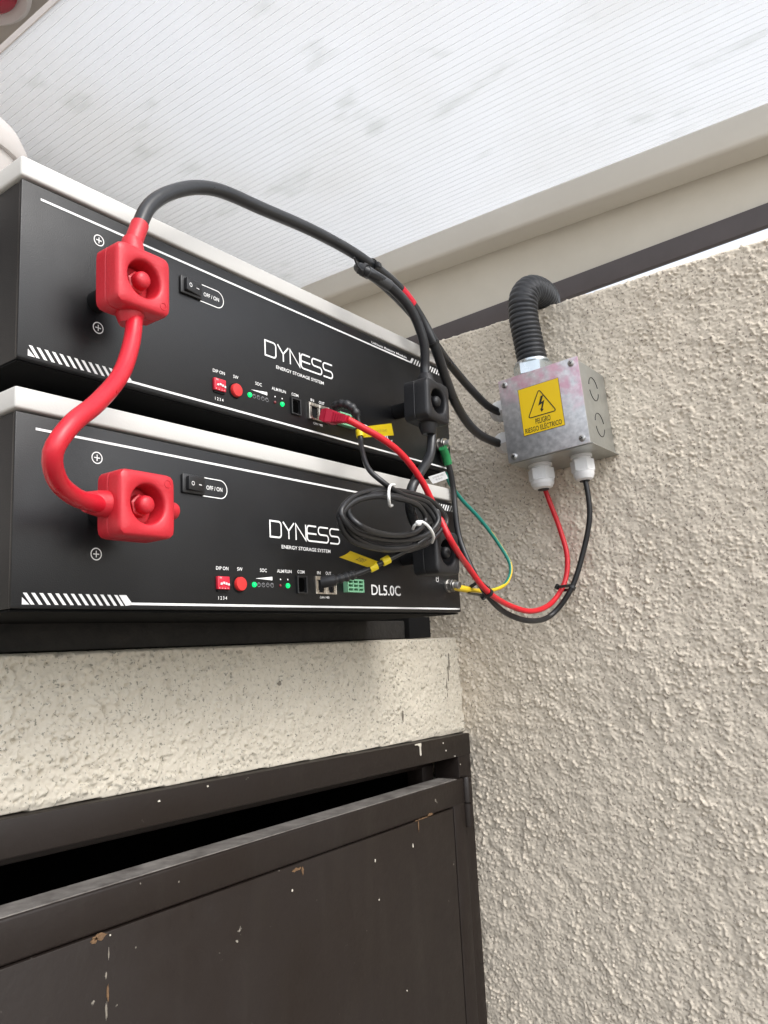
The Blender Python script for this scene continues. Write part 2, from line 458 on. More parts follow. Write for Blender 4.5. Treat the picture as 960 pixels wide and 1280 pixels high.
_text_cache = {}
def text_mesh(s, bold=0.0):
    cu = bpy.data.curves.new('text', 'FONT'); cu.body = s; cu.size = 1.0; cu.offset = bold; cu.resolution_u = 3
    o = bpy.data.objects.new('text', cu); COL.objects.link(o)
    dg = bpy.context.evaluated_depsgraph_get(); dg.update()
    me = bpy.data.meshes.new_from_object(o.evaluated_get(dg))
    bpy.data.objects.remove(o); bpy.data.curves.remove(cu)
    return me

def add_text(bm, s, x0, x1, z0, z1, off, bold=0.0):
    """lettering fitted into the box x0..x1, z0..z1"""
    me = text_mesh(s, bold)
    co = np.array([v.co[:] for v in me.vertices])
    lo, hi = co.min(0), co.max(0)
    vs = [bm.verts.new((x0 + (c[0] - lo[0]) / (hi[0] - lo[0]) * (x1 - x0), off, z0 + (c[1] - lo[1]) / (hi[1] - lo[1]) * (z1 - z0))) for c in co]
    for p in me.polygons:
        try: bm.faces.new([vs[i] for i in p.vertices])
        except ValueError: pass
    bpy.data.meshes.remove(me)

def flat_part(name, bm, m, parent):
    # keep every face turned to -y
    for f in bm.faces:
        f.normal_update()
        if f.normal.y > 0: f.normal_flip()
    me = bpy.data.meshes.new('mesh'); bm.to_mesh(me); bm.free()
    return link(name, me, m, parent)

# ------------------------------------------------------------ stucco relief (real displaced surface)
def smooth_noise(n, sigma, seed):
    rs = np.random.RandomState(seed); a = rs.randn(n, n)
    f = np.fft.fftfreq(n)[:, None] ** 2 + np.fft.fftfreq(n)[None, :] ** 2
    a = np.fft.ifft2(np.fft.fft2(a) * np.exp(-2 * (math.pi * sigma) ** 2 * f)).real
    return (a - a.mean()) / a.std()
def sstep(a, lo, hi):
    t = np.clip((a - lo) / (hi - lo), 0, 1); return t * t * (3 - 2 * t)
TILE, PX = 1024, 0.00080
def relief(seed, lump, flat, fine=1.0, lo=0.45, hi=1.7):
    b = fine * smooth_noise(TILE, 1.05, seed) + 0.45 * smooth_noise(TILE, 1.9, seed + 8) - 0.30 * smooth_noise(TILE, 5, seed + 9)
    mod = 0.35 + 0.65 * sstep(smooth_noise(TILE, 22, seed + 1), -1.2, 1.0)
    h = lump * sstep(b / b.std(), lo, hi) * mod
    pits = smooth_noise(TILE, 1.2, seed + 2)
    h -= flat * sstep(pits, 1.3, 2.3)
    h += 0.00038 * smooth_noise(TILE, 5, seed + 3) + 0.00024 * smooth_noise(TILE, 1.0, seed + 4) + 0.0007 * smooth_noise(TILE, 40, seed + 5)
    return h
def sample(h, A, B):
    x = A / PX; y = B / PX
    x0 = np.floor(x).astype(int); y0 = np.floor(y).astype(int); fx = x - x0; fy = y - y0
    g = lambda i, j: h[j % TILE, i % TILE]
    return (g(x0, y0) * (1 - fx) + g(x0 + 1, y0) * fx) * (1 - fy) + (g(x0, y0 + 1) * (1 - fx) + g(x0 + 1, y0 + 1) * fx) * fy
def axis_coords(lo, dlo, dhi, hi, step, coarse=0.03):
    c = [np.arange(dlo, dhi, step)]
    if lo < dlo: c.insert(0, np.arange(lo, dlo - 1e-6, coarse))
    c.append(np.array([dhi]))
    if hi > dhi: c.append(np.append(np.arange(dhi + coarse, hi - 1e-6, coarse), hi))
    return np.unique(np.concatenate(c).round(5))
def grid_mesh(co, nu, nv):
    me = bpy.data.meshes.new('mesh')
    me.vertices.add(nu * nv); me.vertices.foreach_set('co', co.astype(np.float32).ravel())
    i = np.arange(nu * nv).reshape(nv, nu)
    q = np.stack([i[:-1, :-1], i[:-1, 1:], i[1:, 1:], i[1:, :-1]], -1).reshape(-1, 4)
    me.loops.add(q.size); me.loops.foreach_set('vertex_index', q.ravel().astype(np.int32))
    me.polygons.add(len(q)); me.polygons.foreach_set('loop_start', np.arange(0, q.size, 4, dtype=np.int32))
    me.polygons.foreach_set('use_smooth', np.ones(len(q), dtype=bool))
    me.update(calc_edges=True); me.validate()
    return me

# ------------------------------------------------------------ the setting
bm = bmesh.new()
s = 60.0; vs = [bm.verts.new(p) for p in ((-s, -s, -1.35), (s, -s, -1.35), (s, s, -1.35), (-s, s, -1.35))]; bm.faces.new(vs)
tag(link('ground', bm_mesh(bm), M['ground']), kind='structure')

hw = box('house_wall', -2.5, 1.4, 0.80, 1.05, -1.35, 3.4, M['house'])
box('added_eave', -2.5, 1.4, 0.33, 0.7995, 0.92, 1.06, M['house'], hw)  # slab added above the roof to shade its far end
tag(hw, 'plain grey rendered house wall with an added overhang shading the back of the plastic roof', 'wall')

# right-hand wall: a parapet of rough stucco; its face is x = 0.60, its top z = 0.347
WX, WTOP = 0.60, 0.3475
W1 = relief(11, 0.0021, 0.0016)
wall = thing('stucco_wall', 'rough cream stucco wall on the right that carries the metal junction box', 'wall', (WX, 0, -1.35))
yy = axis_coords(-1.3, -0.70, 0.20, 0.80, 0.00092)
zz = axis_coords(-1.35, -0.56, WTOP, WTOP, 0.00092)
# roll the top edge over the wall head: extra rows
Y, Z = np.meshgrid(yy, zz)
H = sample(W1, Y + 5, Z + 5)
fade = np.clip((WTOP - Z) / 0.006, 0, 1)
X = WX - H * (0.35 + 0.65 * fade) + 0.004 * (1 - fade) ** 2
Zd = Z + 0.0022 * (1 - fade) * (sample(W1, Y + 5, np.full_like(Y, 3.0)) / 0.003 - 0.4)
top_rows = []
for k, (dx, dz) in enumerate(((0.008, 0.0008), (0.03, 0.001), (0.12, 0.0))):
    top_rows.append(np.stack([np.full(len(yy), WX + dx), yy, np.full(len(yy), WTOP + dz) + 0.0022 * (sample(W1, yy + 5, np.full(len(yy), 3.0)) / 0.003 - 0.4) * (1 if k < 2 else 0)], -1)[None])
bot = np.stack([np.full(len(yy), WX + 0.12), yy, np.full(len(yy), -1.35)], -1)[None]
co = np.concatenate([np.stack([X, Y, Zd], -1)] + top_rows + [bot], 0)
co[..., 0] -= WX; co[..., 2] += 1.35
me = grid_mesh(co.reshape(-1, 3), len(yy), co.shape[0])
link('stucco_face', me, M['stucco'], wall)

# low masonry cabinet whose top carries the batteries; front face y = 0.104
CY, CTOP = 0.104, -0.0215
W2 = relief(47, 0.0027, 0.0040, 1.0, 0.3, 1.7)
cab = thing('stucco_cabinet', 'low cream stucco masonry cabinet with brown metal door under the batteries', 'cabinet', (0.1, CY, -1.35))
def place(o):           # children are modelled in world coordinates, then hung on the Empty
    o.matrix_parent_inverse = Matrix.Translation(-Vector(o.parent.location)) @ Matrix.Identity(4)
    return o
xx = axis_coords(-0.46, -0.44, 0.604, 0.604, 0.00095)
zz = np.arange(-0.1325, CTOP + 1e-6, 0.00095)
X, Z = np.meshgrid(xx, zz)
H = sample(W2, X + 7, Z + 6)
lim = -0.1178 + (X - 0.05) * (-0.0097 / 0.54)          # the render stops on the door frame
Yc = CY - H * np.clip((Z - lim) / 0.004, 0, 1)
Yc = np.where(Z < lim - 0.001, CY + 0.012, Yc)
tops = [np.stack([xx, np.full(len(xx), CY + d), np.full(len(xx), CTOP + 0.001)], -1)[None] for d in (0.006, 0.66)]
co = np.concatenate([np.stack([X, Yc, Z], -1)] + tops, 0)
place(link('stucco_face', grid_mesh(co.reshape(-1, 3), len(xx), co.shape[0]), M['stucco_low'], cab))
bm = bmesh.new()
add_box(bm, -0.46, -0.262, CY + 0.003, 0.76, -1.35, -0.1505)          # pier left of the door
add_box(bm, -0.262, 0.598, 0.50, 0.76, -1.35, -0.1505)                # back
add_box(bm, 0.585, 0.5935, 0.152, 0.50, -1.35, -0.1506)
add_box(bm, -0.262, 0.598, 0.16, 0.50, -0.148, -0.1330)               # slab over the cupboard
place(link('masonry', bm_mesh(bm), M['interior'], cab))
# thin shadow-dark joint where the render was cut above the frame
tilt = -0.0097 / 0.54
def tilted_box(bm, x0, x1, y0, y1, z0, z1, bev=0.0):       # z given at x = 0.05
    n0 = set(bm.verts); add_box(bm, x0, x1, y0, y1, z0, z1, bev)
    for v in bm.verts:
        if v not in n0: v.co.z += (v.co.x - 0.05) * tilt
bm = bmesh.new()
tilted_box(bm, -0.26, 0.5968, 0.0945, 0.128, -0.1425, -0.1192, 0.0012)
add_box(bm, 0.5708, 0.5962, 0.0952, 0.128, -1.33, -0.1400, 0.0012)
add_box(bm, -0.26, -0.232, 0.0952, 0.128, -1.33, -0.150, 0.0012)
fr = place(link('door_frame', bm_mesh(bm, True, 40), M['door'], cab))
bm = bmesh.new()
tilted_box(bm, -0.232, 0.5700, 0.1290, 0.150, -0.1535, -0.1200, 0.001)
add_box(bm, 0.5480, 0.5700, 0.1290, 0.150, -1.33, -0.1600, 0.001)
place(link('frame_stop', bm_mesh(bm, True, 40), M['door'], fr))
# door leaf
door = place(link('door', bpy.data.meshes.new('mesh'), None, cab))
bm = bmesh.new()
DX0, DX1, DT = -0.229, 0.5668, -0.1735
add_box(bm, DX0, DX1, 0.0875, 0.1150, DT - 0.0265, DT, 0.0022, 3)                 # top rail
add_box(bm, DX0, DX1, 0.0875, 0.1150, -1.30, -1.27, 0.002)
add_box(bm, DX1 - 0.0235, DX1, 0.0878, 0.1148, -1.27, DT - 0.024, 0.002)
add_box(bm, DX0, DX0 + 0.024, 0.0878, 0.1148, -1.27, DT - 0.024, 0.002)
me = bm_mesh(bm, True, 40); door.data = me; me.materials.append(M['door'])
place_sub = lambda o: (setattr(o, 'matrix_parent_inverse', Matrix.Identity(4)), o)[1]
sheet = place_sub(box('door_sheet', DX0 + 0.027, DX1 - 0.0280, 0.0862, 0.0905, -1.268, DT - 0.0268, M['door'], door, 0.0008))
place_sub(box('painted_lit_rail_top', DX0 + 0.003, DX1 - 0.012, 0.0893, 0.1132, DT - 0.0002, DT + 0.0006, M['painted_lit'], door))  # pale strip painted in for the sky-lit top of the rail
for zc in (-0.205, -0.62, -1.15):
    bm = bmesh.new()
    add_lathe(bm, [(0.0001, 0), (0.0055, 0), (0.0060, 0.002), (0.0060, 0.024), (0.0040, 0.0245), (0.0040, 0.0255), (0.0060, 0.026), (0.0060, 0.05), (0.0050, 0.052), (0.0001, 0.052)],
              (0.5730, 0.0895, zc - 0.02), (0, 0, 1), 16)
    place_sub(link('hinge', bm_mesh(bm, True, 40), M['door'], door))

def splat(name, outline, y, m, parent, th=0.0006):
    bm = bmesh.new()
    f = bm.faces.new([bm.verts.new((x, y, z)) for x, z in outline])
    r = bmesh.ops.extrude_face_region(bm, geom=[f])
    for v in [g for g in r['geom'] if isinstance(g, bmesh.types.BMVert)]: v.co.y -= th
    return link(name, bm_mesh(bm), m, parent)
def rag(cx, cz, rx, rz, n=18, seed=0):
    rs = random.Random(seed)
    return [(cx + rx * math.cos(2 * math.pi * i / n) * rs.uniform(.45, 1.2), cz + rz * math.sin(2 * math.pi * i / n) * rs.uniform(.4, 1.25)) for i in range(n)]
# rust and paint chips on the door
for i, (x, z, rx, rz, mm) in enumerate([(0.112, -0.2015, 0.0052, 0.0024, 'rust'), (0.108, -0.2030, 0.0028, 0.0024, 'rust'), (0.1195, -0.2030, 0.0006, 0.0006, 'drip'),
        (0.118, -0.2365, 0.0010, 0.0052, 'rust'), (0.117, -0.247, 0.0008, 0.0060, 'grime'), (0.1165, -0.226, 0.0007, 0.0022, 'grime'), (0.1185, -0.214, 0.0004, 0.004, 'grime'),
        (0.482, -0.2002, 0.014, 0.0012, 'rust'), (0.497, -0.1985, 0.007, 0.0014, 'rust'), (0.4735, -0.2050, 0.0011, 0.006, 'rust'),
        (0.296, -0.2045, 0.0060, 0.0016, 'rust'), (0.303, -0.2070, 0.0014, 0.0034, 'rust'), (0.290, -0.2190, 0.0012, 0.0010, 'drip'), 
        (0.401, -0.2210, 0.0008, 0.0016, 'drip'), (0.462, -0.2215, 0.0009, 0.0022, 'drip'), 
        (0.404, -0.256, 0.0007, 0.0008, 'drip'), (0.44, -0.345, 0.0007, 0.0008, 'drip')]):
    yb = 0.0862 if z < -0.2012 else 0.0875
    place_sub(splat('paint_chip' if mm != 'rust' else 'rust_spot', rag(x, z, rx, rz, 18, i), yb, M[mm], door, 0.0004))
place_sub(splat('paint_drip', [(0.4868, -0.1284), (0.4975, -0.1282), (0.4978, -0.1300), (0.4968, -0.1330), (0.4972, -0.1395), (0.4958, -0.1412), (0.4948, -0.1395), (0.4946, -0.1318), (0.4915, -0.1298), (0.4866, -0.1294)],
      0.0945, M['drip'], fr, 0.0007))
for i, (x, z) in enumerate(((0.21, -0.1255), (0.165, -0.1285), (0.540, -0.1335), (0.545, -0.142), (0.562, -0.150), (0.5725, -0.160))):
    place_sub(splat('paint_chip', rag(x, z, 0.0012, 0.0009, 10, i + 40), 0.0945, M['drip'], fr, 0.0005))

for i, (x, z, rx, rz) in enumerate(((0.5765, -0.046, 0.0012, 0.010), (0.5735, -0.062, 0.0010, 0.010), (0.5690, -0.078, 0.0009, 0.009), (0.5640, -0.091, 0.0011, 0.007), (0.4810, -0.0985, 0.0014, 0.006), (0.30, -0.055, 0.003, 0.0025))):
    place(splat('stain', rag(x, z, rx, rz, 18, i + 70), CY - 0.0006, M['grime'], cab, 0.0004))

# dark bearer on the cabinet top that the batteries stand on
br = thing('support_frame', 'black steel bearer under the lower battery on top of the stucco cabinet', 'bracket', (0.1, 0.11, -0.0195))
bm = bmesh.new()
add_box(bm, -0.30, 0.505, 0.112, 0.150, -0.0195, -0.0008, 0.001)
add_box(bm, -0.30, 0.505, 0.40, 0.44, -0.0195, -0.0008, 0.001)
place(link('rail', bm_mesh(bm, True, 40), mat('rough_black_steel', (0.014, 0.013, 0.012), 0.85, bump=0.8, bscale=120, bump2=0.8, bscale2=40, var=0.6, vscale=50, vcol=(0.035, 0.031, 0.027)), br))
place(box('end_block', 0.506, 0.548, 0.1065, 0.46, -0.0200, 0.0030, M['dark'], br, 0.0015))

# ------------------------------------------------------------ plastic roof, gutter, boards
roof = thing('canopy_roof', 'translucent white ribbed plastic canopy over the batteries with grey edge gutter', 'roof', (0.8, 0, 0.613))
RS = 0.08
zr = lambda x: 0.6145 + RS * (0.80 - x)
ry0, ry1, rx0, rx1 = -0.42, 0.795, 0.199, 0.815
def plank(bm, x0, x1, z0, z1, y0=-1.3, y1=0.795, sl0=None, sl1=None):
    """long board along y; z rises toward the viewer by the measured slopes"""
    add_box(bm, x0, x1, y0, y1, z0, z1)
def skin(name, dz, m):
    bm = bmesh.new()
    bm.faces.new([bm.verts.new(p) for p in ((rx0, ry0, zr(rx0) + dz), (rx1, ry0, zr(rx1) + dz), (rx1, ry1, zr(rx1) + dz), (rx0, ry1, zr(rx0) + dz))])
    return place(link(name, bm_mesh(bm), m, roof))
sheet_o = skin('lower_sheet', 0.0, M['poly'])
skin('upper_sheet', 0.008, M['poly_clear'])
bm = bmesh.new()
x = rx0 + 0.0045
while x < rx1 - 0.002:                         # the fine ribs between the flutes, standing a hair proud underneath
    w_ = 0.00032
    vs = [bm.verts.new(p) for p in ((x - w_, ry0, zr(x - w_) - 0.00003), (x - w_, ry1, zr(x - w_) - 0.00003), (x, ry1, zr(x) - 0.0004), (x, ry0, zr(x) - 0.0004), (x + w_, ry1, zr(x + w_) - 0.00003), (x + w_, ry0, zr(x + w_) - 0.00003))]
    bm.faces.new(vs[:4]); bm.faces.new((vs[3], vs[2], vs[4], vs[5])); x += 0.0095
tag(place_sub(link('flute_rib', bm_mesh(bm), M['web'], sheet_o)), kind='stuff')
bm = bmesh.new(); add_box(bm, rx0 - 0.0022, rx0 - 0.0002, ry0, ry1, zr(rx0) - 0.001, zr(rx0) + 0.0090, 0.0004)
place(link('edge_trim', bm_mesh(bm), M['rim'], roof))
def sheared(bm, slope):
    for v in bm.verts: v.co.z += (v.co.y + 0.11) * slope
bm = bmesh.new()
add_box(bm, 0.800, 0.848, -1.3, 0.794, 0.568, 0.6125, 0.006, 4); sheared(bm, 0.016)
place(link('gutter', bm_mesh(bm, True, 40), M['gutter'], roof))
bm = bmesh.new()
add_box(bm, 0.8545, 0.875, -1.3, 0.7935, 0.482, 0.600, 0.001); sheared(bm, -0.012)
place(link('fascia_board', bm_mesh(bm), M['fascia'], roof))
bm = bmesh.new()
add_box(bm, 0.8430, 0.8540, -1.3, 0.793, 0.4668, 0.4965, 0.0015); sheared(bm, -0.042)
place(link('edge_beam', bm_mesh(bm, True, 40), M['brown_beam'], roof))

# ------------------------------------------------------------ battery modules
W, HB, LT, PITCH = 0.440, 0.1055, 0.0130, 0.1346
OFF = -0.00025
bat = thing('battery_module', 'lower of the two black battery modules, with its full model code in view', 'battery', (0, 0, 0), 'black battery modules stacked in two')
body = box('case', 0.0006, W - 0.0006, 0.0016, 0.455, 0.0, HB, M['case'], bat, 0.0015)
box('base_plate', 0.001, W - 0.001, 0.0030, 0.454, -0.0012, -0.0002, mat('matt_base', (0.005, 0.005, 0.005), 0.95, spec=0.1), bat)
panel = box('front_panel', 0.0, W, 0.0, 0.0030, 0.0006, HB - 0.0006, M['panel'], bat, 0.0008)
box('lid', -0.0012, W + 0.0012, -0.0012, 0.456, HB + 0.0008, HB + LT, M['lid'], bat, 0.0015, 3)
bm = bmesh.new(); add_box(bm, 0, 0.05, 0, 0.05, -0.0155, 0.0)
feet_mesh = bm_mesh(bm)

# --- print
bm = bmesh.new()
add_poly(bm, [(0.0113, 0.0962), (0.3768, 0.0962), (0.3778, 0.0976), (0.0113, 0.0976)], OFF)     # upper rule
add_poly(bm, [(0.0718, 0.0029), (0.4375, 0.0029), (0.4375, 0.0043), (0.0708, 0.0043)], OFF)     # lower rule
flat_part('rule_line', bm, M['print'], panel)
bm = bmesh.new()
add_poly(bm, [(0.0058, 0.0024), (0.0100, 0.0024), (0.0058, 0.0062)], OFF)
for i in range(13):
    x = 0.0062 + i * 0.00455
    add_poly(bm, [(x, 0.0085), (x + 0.0021, 0.0085), (x + 0.0066, 0.0024), (x + 0.0045, 0.0024)], OFF)
add_poly(bm, [(0.0640, 0.0085), (0.0690, 0.0085), (0.0725, 0.0044), (0.0725, 0.0029), (0.0685, 0.0024)], OFF)
flat_part('hatch_print', bm, M['print'], panel)
bm = bmesh.new()
add_poly(bm, [(0.3768, 0.0962), (0.3805, 0.0962), (0.3848, 0.1018), (0.3812, 0.1018)], OFF)
for i in range(13):
    x = 0.3835 + i * 0.0042
    add_poly(bm, [(x, 0.0962), (x + 0.0019, 0.0962), (x + 0.0055, 0.1018), (x + 0.0036, 0.1018)], OFF)
flat_part('hatch_print', bm, M['print'], panel)
bm = bmesh.new(); add_text(bm, 'Lithium Battery Module', 0.3195, 0.3730, 0.0981, 0.1008, OFF, 0.012)
flat_part('caption', bm, M['print'], panel)
# logo strokes
bm = bmesh.new(); lw = 0.00125
zb, zm, zt = 0.0524, 0.0580, 0.0638
r = 0.0026
def L2(i): return 0.1880 + i * 0.01295
x0, x1 = L2(0), L2(0) + 0.0112
add_stroke(bm, [(x0, zb), (x1 - r, zb)] + arc(x1 - r, zb + r, r, -90, 0) + arc(x1 - r, zt - r, r, 0, 90) + [(x0, zt)], lw, OFF, True)
x0, x1 = L2(1) + 0.0003, L2(1) + 0.0118; xc = (x0 + x1) / 2
add_stroke(bm, [(x0, zt + .0004), (xc, zm)], lw, OFF); add_stroke(bm, [(x1, zt + .0004), (xc, zm)], lw, OFF - .00004); add_stroke(bm, [(xc, zm + .0005), (xc, zb - .0004)], lw, OFF - .00008)
x0, x1 = L2(2) + 0.0008, L2(2) + 0.0115
add_stroke(bm, [(x0, zb - .0004), (x0, zt), (x1, zb), (x1, zt + .0004)], lw, OFF)
x0, x1 = L2(3), L2(3) + 0.0105
xs0, xs1 = L2(4) - 0.0002, L2(4) + 0.0112
add_stroke(bm, [(x1, zt)] + arc(x0 + r, zt - r, r, 90, 180) + arc(x0 + r, zb + r, r, 180, 270) + [(xs1 - r, zb)] + arc(xs1 - r, zb + r, r, -90, 0) + arc(xs1 - r, zm - r, r, 0, 90) +
           [(xs0 + r, zm)] + arc(xs0 + r, zm + r * 1.0, r, 270, 180) + arc(xs0 + r, zt - r, r, 180, 90) + [(xs1, zt)], lw, OFF)
add_stroke(bm, [(x0 + .0004, zm), (x1, zm)], lw, OFF - .00004)
x0, x1 = L2(5) + 0.0002, L2(5) + 0.0114
add_stroke(bm, [(x0, zb), (x1 - r, zb)] + arc(x1 - r, zb + r, r, -90, 0) + arc(x1 - r, zm - r, r, 0, 90) + [(x0 + r, zm)] + arc(x0 + r, zm + r, r, 270, 180) + arc(x0 + r, zt - r, r, 180, 90) + [(x1, zt)], lw, OFF)
flat_part('logo_lettering', bm, M['print'], panel)
bm = bmesh.new(); add_text(bm, 'ENERGY STORAGE SYSTEM', 0.1992, 0.2528, 0.0447, 0.0473, OFF, 0.010)
flat_part('caption', bm, M['print'], panel)
bm = bmesh.new(); add_text(bm, 'DL5.0C', 0.3022, 0.3428, 0.0137, 0.0223, OFF, 0.012)
flat_part('model_code', bm, M['print'], panel)
bm = bmesh.new()
for s_, xa, xb, za, zb_ in (('DIP ON', 0.1378, 0.1477, 0.0266, 0.0287), ('SW', 0.1563, 0.1603, 0.0268, 0.0289), ('SOC', 0.1775, 0.1832, 0.0269, 0.0291),
                           ('ALM', 0.1942, 0.2002, 0.0272, 0.0293), ('RUN', 0.2021, 0.2083, 0.0273, 0.0294), ('COM', 0.2153, 0.2220, 0.0276, 0.0297),
                           ('IN', 0.2368, 0.2398, 0.0278, 0.0299), ('OUT', 0.2465, 0.2522, 0.0279, 0.0300), ('CAN / 485', 0.2390, 0.2490, 0.0098, 0.0114),
                           ('1 2 3 4', 0.1394, 0.1460, 0.0072, 0.0092)):
    add_text(bm, s_, xa - .0004, xb + .0004, za, zb_ + .0002, OFF, 0.008)
add_poly(bm, [(0.1726, 0.0222), (0.1889, 0.0215), (0.1889, 0.0240)], OFF)                 # charge wedge
for x, z in ((0.1970, 0.0225), (0.2045, 0.0226)): add_poly(bm, arc(x, z, 0.0006, 0, 330, 8), OFF)
flat_part('port_lettering', bm, M['print'], panel)
# switch outline and plus marks
bm = bmesh.new()
add_stroke(bm, [(0.1270, 0.0742)] + arc(0.1420, 0.0803, 0.0061, -90, 90, 16) + [(0.1270, 0.0864)], 0.00062, OFF)
add_text(bm, 'OFF / ON', 0.1302, 0.1440, 0.0788, 0.0816, OFF, 0.01)
flat_part('switch_lettering', bm, M['print'], panel)
for zc in (0.0312, 0.0869):
    bm = bmesh.new()
    add_stroke(bm, arc(0.0490, zc, 0.0033, 0, 360 - 15, 23), 0.00062, OFF, True)
    add_stroke(bm, [(0.0471, zc), (0.0509, zc)], 0.0006, OFF); add_stroke(bm, [(0.0490, zc - .0019), (0.0490, zc + .0019)], 0.0006, OFF - .00004)
    flat_part('plus_mark', bm, M['print'], panel)
bm = bmesh.new()
add_stroke(bm, arc(0.4017, 0.0326, 0.0019, 20, 160, 8) + arc(0.4017, 0.0298, 0.0019, 200, 340, 8), 0.0005, OFF, True)
add_stroke(bm, [(0.4005, 0.0312), (0.4029, 0.0312)], 0.0005, OFF)
flat_part('earth_mark', bm, M['print'], panel)

# --- power switch
sw = box('power_switch', 0.1094, 0.1276, -0.0020, 0.0, 0.0742, 0.0866, M['plastic'], bat, 0.0008)
bm = bmesh.new(); add_box(bm, 0.1120, 0.1262, -0.0038, -0.0005, 0.0760, 0.0848, 0.0005)
for v in bm.verts:
    if v.co.y < -0.0025: v.co.y += (v.co.x - 0.1191) * 0.18
link('rocker', bm_mesh(bm, True, 40), M['plastic'], sw)
bm = bmesh.new()
def on_rocker(x): return -0.0039 + (x - 0.1191) * 0.18
add_stroke(bm, arc(0.1156, 0.0803, 0.0012, 0, 345, 16), 0.0004, 0, True); add_stroke(bm, [(0.1212, 0.0803), (0.1240, 0.0803)], 0.0005, 0)
for v in bm.verts: v.co.y = on_rocker(v.co.x) - 0.0001
flat_part('switch_mark', bm, M['print'], sw)
# --- dip switch
dp = box('dip_switch', 0.1371, 0.1473, -0.0022, 0.0, 0.0138, 0.0222, M['dip'], bat, 0.0003)
box('dip_base', 0.1376, 0.1468, -0.0012, 0.0, 0.0122, 0.0137, M['dark'], dp)
for i in range(4):
    x = 0.1387 + i * 0.0021
    box('slot', x - 0.0001, x + 0.0016, -0.0024, -0.0019, 0.0148, 0.0200, M['dark'] if False else M['dip'], dp)
    up = (0.0166, 0.0172, 0.0168, 0.0163)[i]
    box('slider', x + 0.0001, x + 0.0014, -0.0032, -0.0023, up, up + 0.0014, M['dip_white'], dp)
bm = bmesh.new(); add_text(bm, '1 2 3 4', 0.1384, 0.1462, 0.0142, 0.0152, -0.0023, 0.0); add_text(bm, 'ON', 0.1384, 0.1402, 0.0207, 0.0217, -0.0023, 0.0)
flat_part('dip_lettering', bm, M['dip_white'], dp)
# --- push button
bt = lathe('push_button', [(0.0001, 0), (0.0047, 0), (0.0047, 0.0022), (0.0043, 0.0029), (0.0001, 0.0032)], M['button'], bat, (0.1576, 0, 0.0178), (0, -1, 0))
lathe('button_ring', [(0.0001, 0), (0.0056, 0), (0.0055, 0.0005), (0.0001, 0.0006)], M['dark'], bt, (0.1573, 0, 0.0176), (0, -1, 0))
# --- status lights
for x, z, mm, rr in ((0.1712, 0.0179, 'led_on', 0.0018), (0.1757, 0.0180, 'led_off', 0.0010), (0.1800, 0.0180, 'led_off', 0.0010), (0.1843, 0.0181, 'led_off', 0.0010), (0.1885, 0.0181, 'led_off', 0.0010),
                     (0.1967, 0.0180, 'led_red', 0.0011), (0.2043, 0.0182, 'led_on', 0.0018)):
    ld = lathe('status_light', [(0.0001, 0), (rr, 0), (rr, 0.0006), (rr * .8, rr * .55 + .0003), (rr * .4, rr * .75 + .0003), (0.0001, rr * .8 + .0003)], M[mm], bat, (x, 0, z), (0, -1, 0), 20)
    if mm == 'led_on': ld['label'] = 'lit green status light'
    if mm == 'led_off':
        bm = bmesh.new(); add_stroke(bm, arc(x, z, 0.0014, 0, 340, 17), 0.00035, OFF, True); flat_part('light_ring', bm, M['ink_grey'], ld)
# --- small com socket
cm = bmesh.new()
for b_ in ((0.2134, 0.2145, 0.0128, 0.0258), (0.2229, 0.2240, 0.0128, 0.0258), (0.2145, 0.2229, 0.0245, 0.0258), (0.2145, 0.2229, 0.0128, 0.0139)):
    add_box(cm, b_[0], b_[1], -0.0018, 0.0, b_[2], b_[3], 0.0003)
cs = link('com_socket', bm_mesh(cm), M['plastic'], bat)
bm = bmesh.new(); add_poly(bm, [(0.2158, 0.0160), (0.2168, 0.0148), (0.2175, 0.0142), (0.2200, 0.0142), (0.2207, 0.0148), (0.2219, 0.0160), (0.2219, 0.0226), (0.2205, 0.0240), (0.2170, 0.0240), (0.2158, 0.0226)], -0.0004)
flat_part('socket_hole', bm, mat('socket_void', (0.002, 0.002, 0.002), 1.0, spec=0.0), cs)
# --- twin network socket
nm = bmesh.new()
for b_ in ((0.2327, 0.2338, 0.0130, 0.0262), (0.2442, 0.2452, 0.0130, 0.0262), (0.2556, 0.2566, 0.0130, 0.0262), (0.2338, 0.2442, 0.0236, 0.0262), (0.2452, 0.2556, 0.0236, 0.0262), (0.2338, 0.2442, 0.0130, 0.0142), (0.2452, 0.2556, 0.0130, 0.0142)):
    add_box(nm, b_[0], b_[1], -0.0020, 0.0, b_[2], b_[3], 0.0002)
for x0_ in (0.2338, 0.2452):                    # sloping bottom shoulders round the latch slot, and springs
    add_box(nm, x0_, x0_ + 0.0026, -0.0018, 0.0, 0.0142, 0.0158); add_box(nm, x0_ + 0.0078, x0_ + 0.0104, -0.0018, 0.0, 0.0142, 0.0158)
    add_box(nm, x0_ + 0.0003, x0_ + 0.0020, -0.0016, -0.0002, 0.0160, 0.0230); add_box(nm, x0_ + 0.0086, x0_ + 0.0101, -0.0016, -0.0002, 0.0160, 0.0230)
ns = link('network_socket', bm_mesh(nm), M['shield'], bat)
bm = bmesh.new()
for x0_ in (0.2338, 0.2452): add_poly(bm, [(x0_, 0.0142), (x0_ + 0.0104, 0.0142), (x0_ + 0.0104, 0.0236), (x0_, 0.0236)], -0.0002)
flat_part('socket_hole', bm, M['dark'], ns)
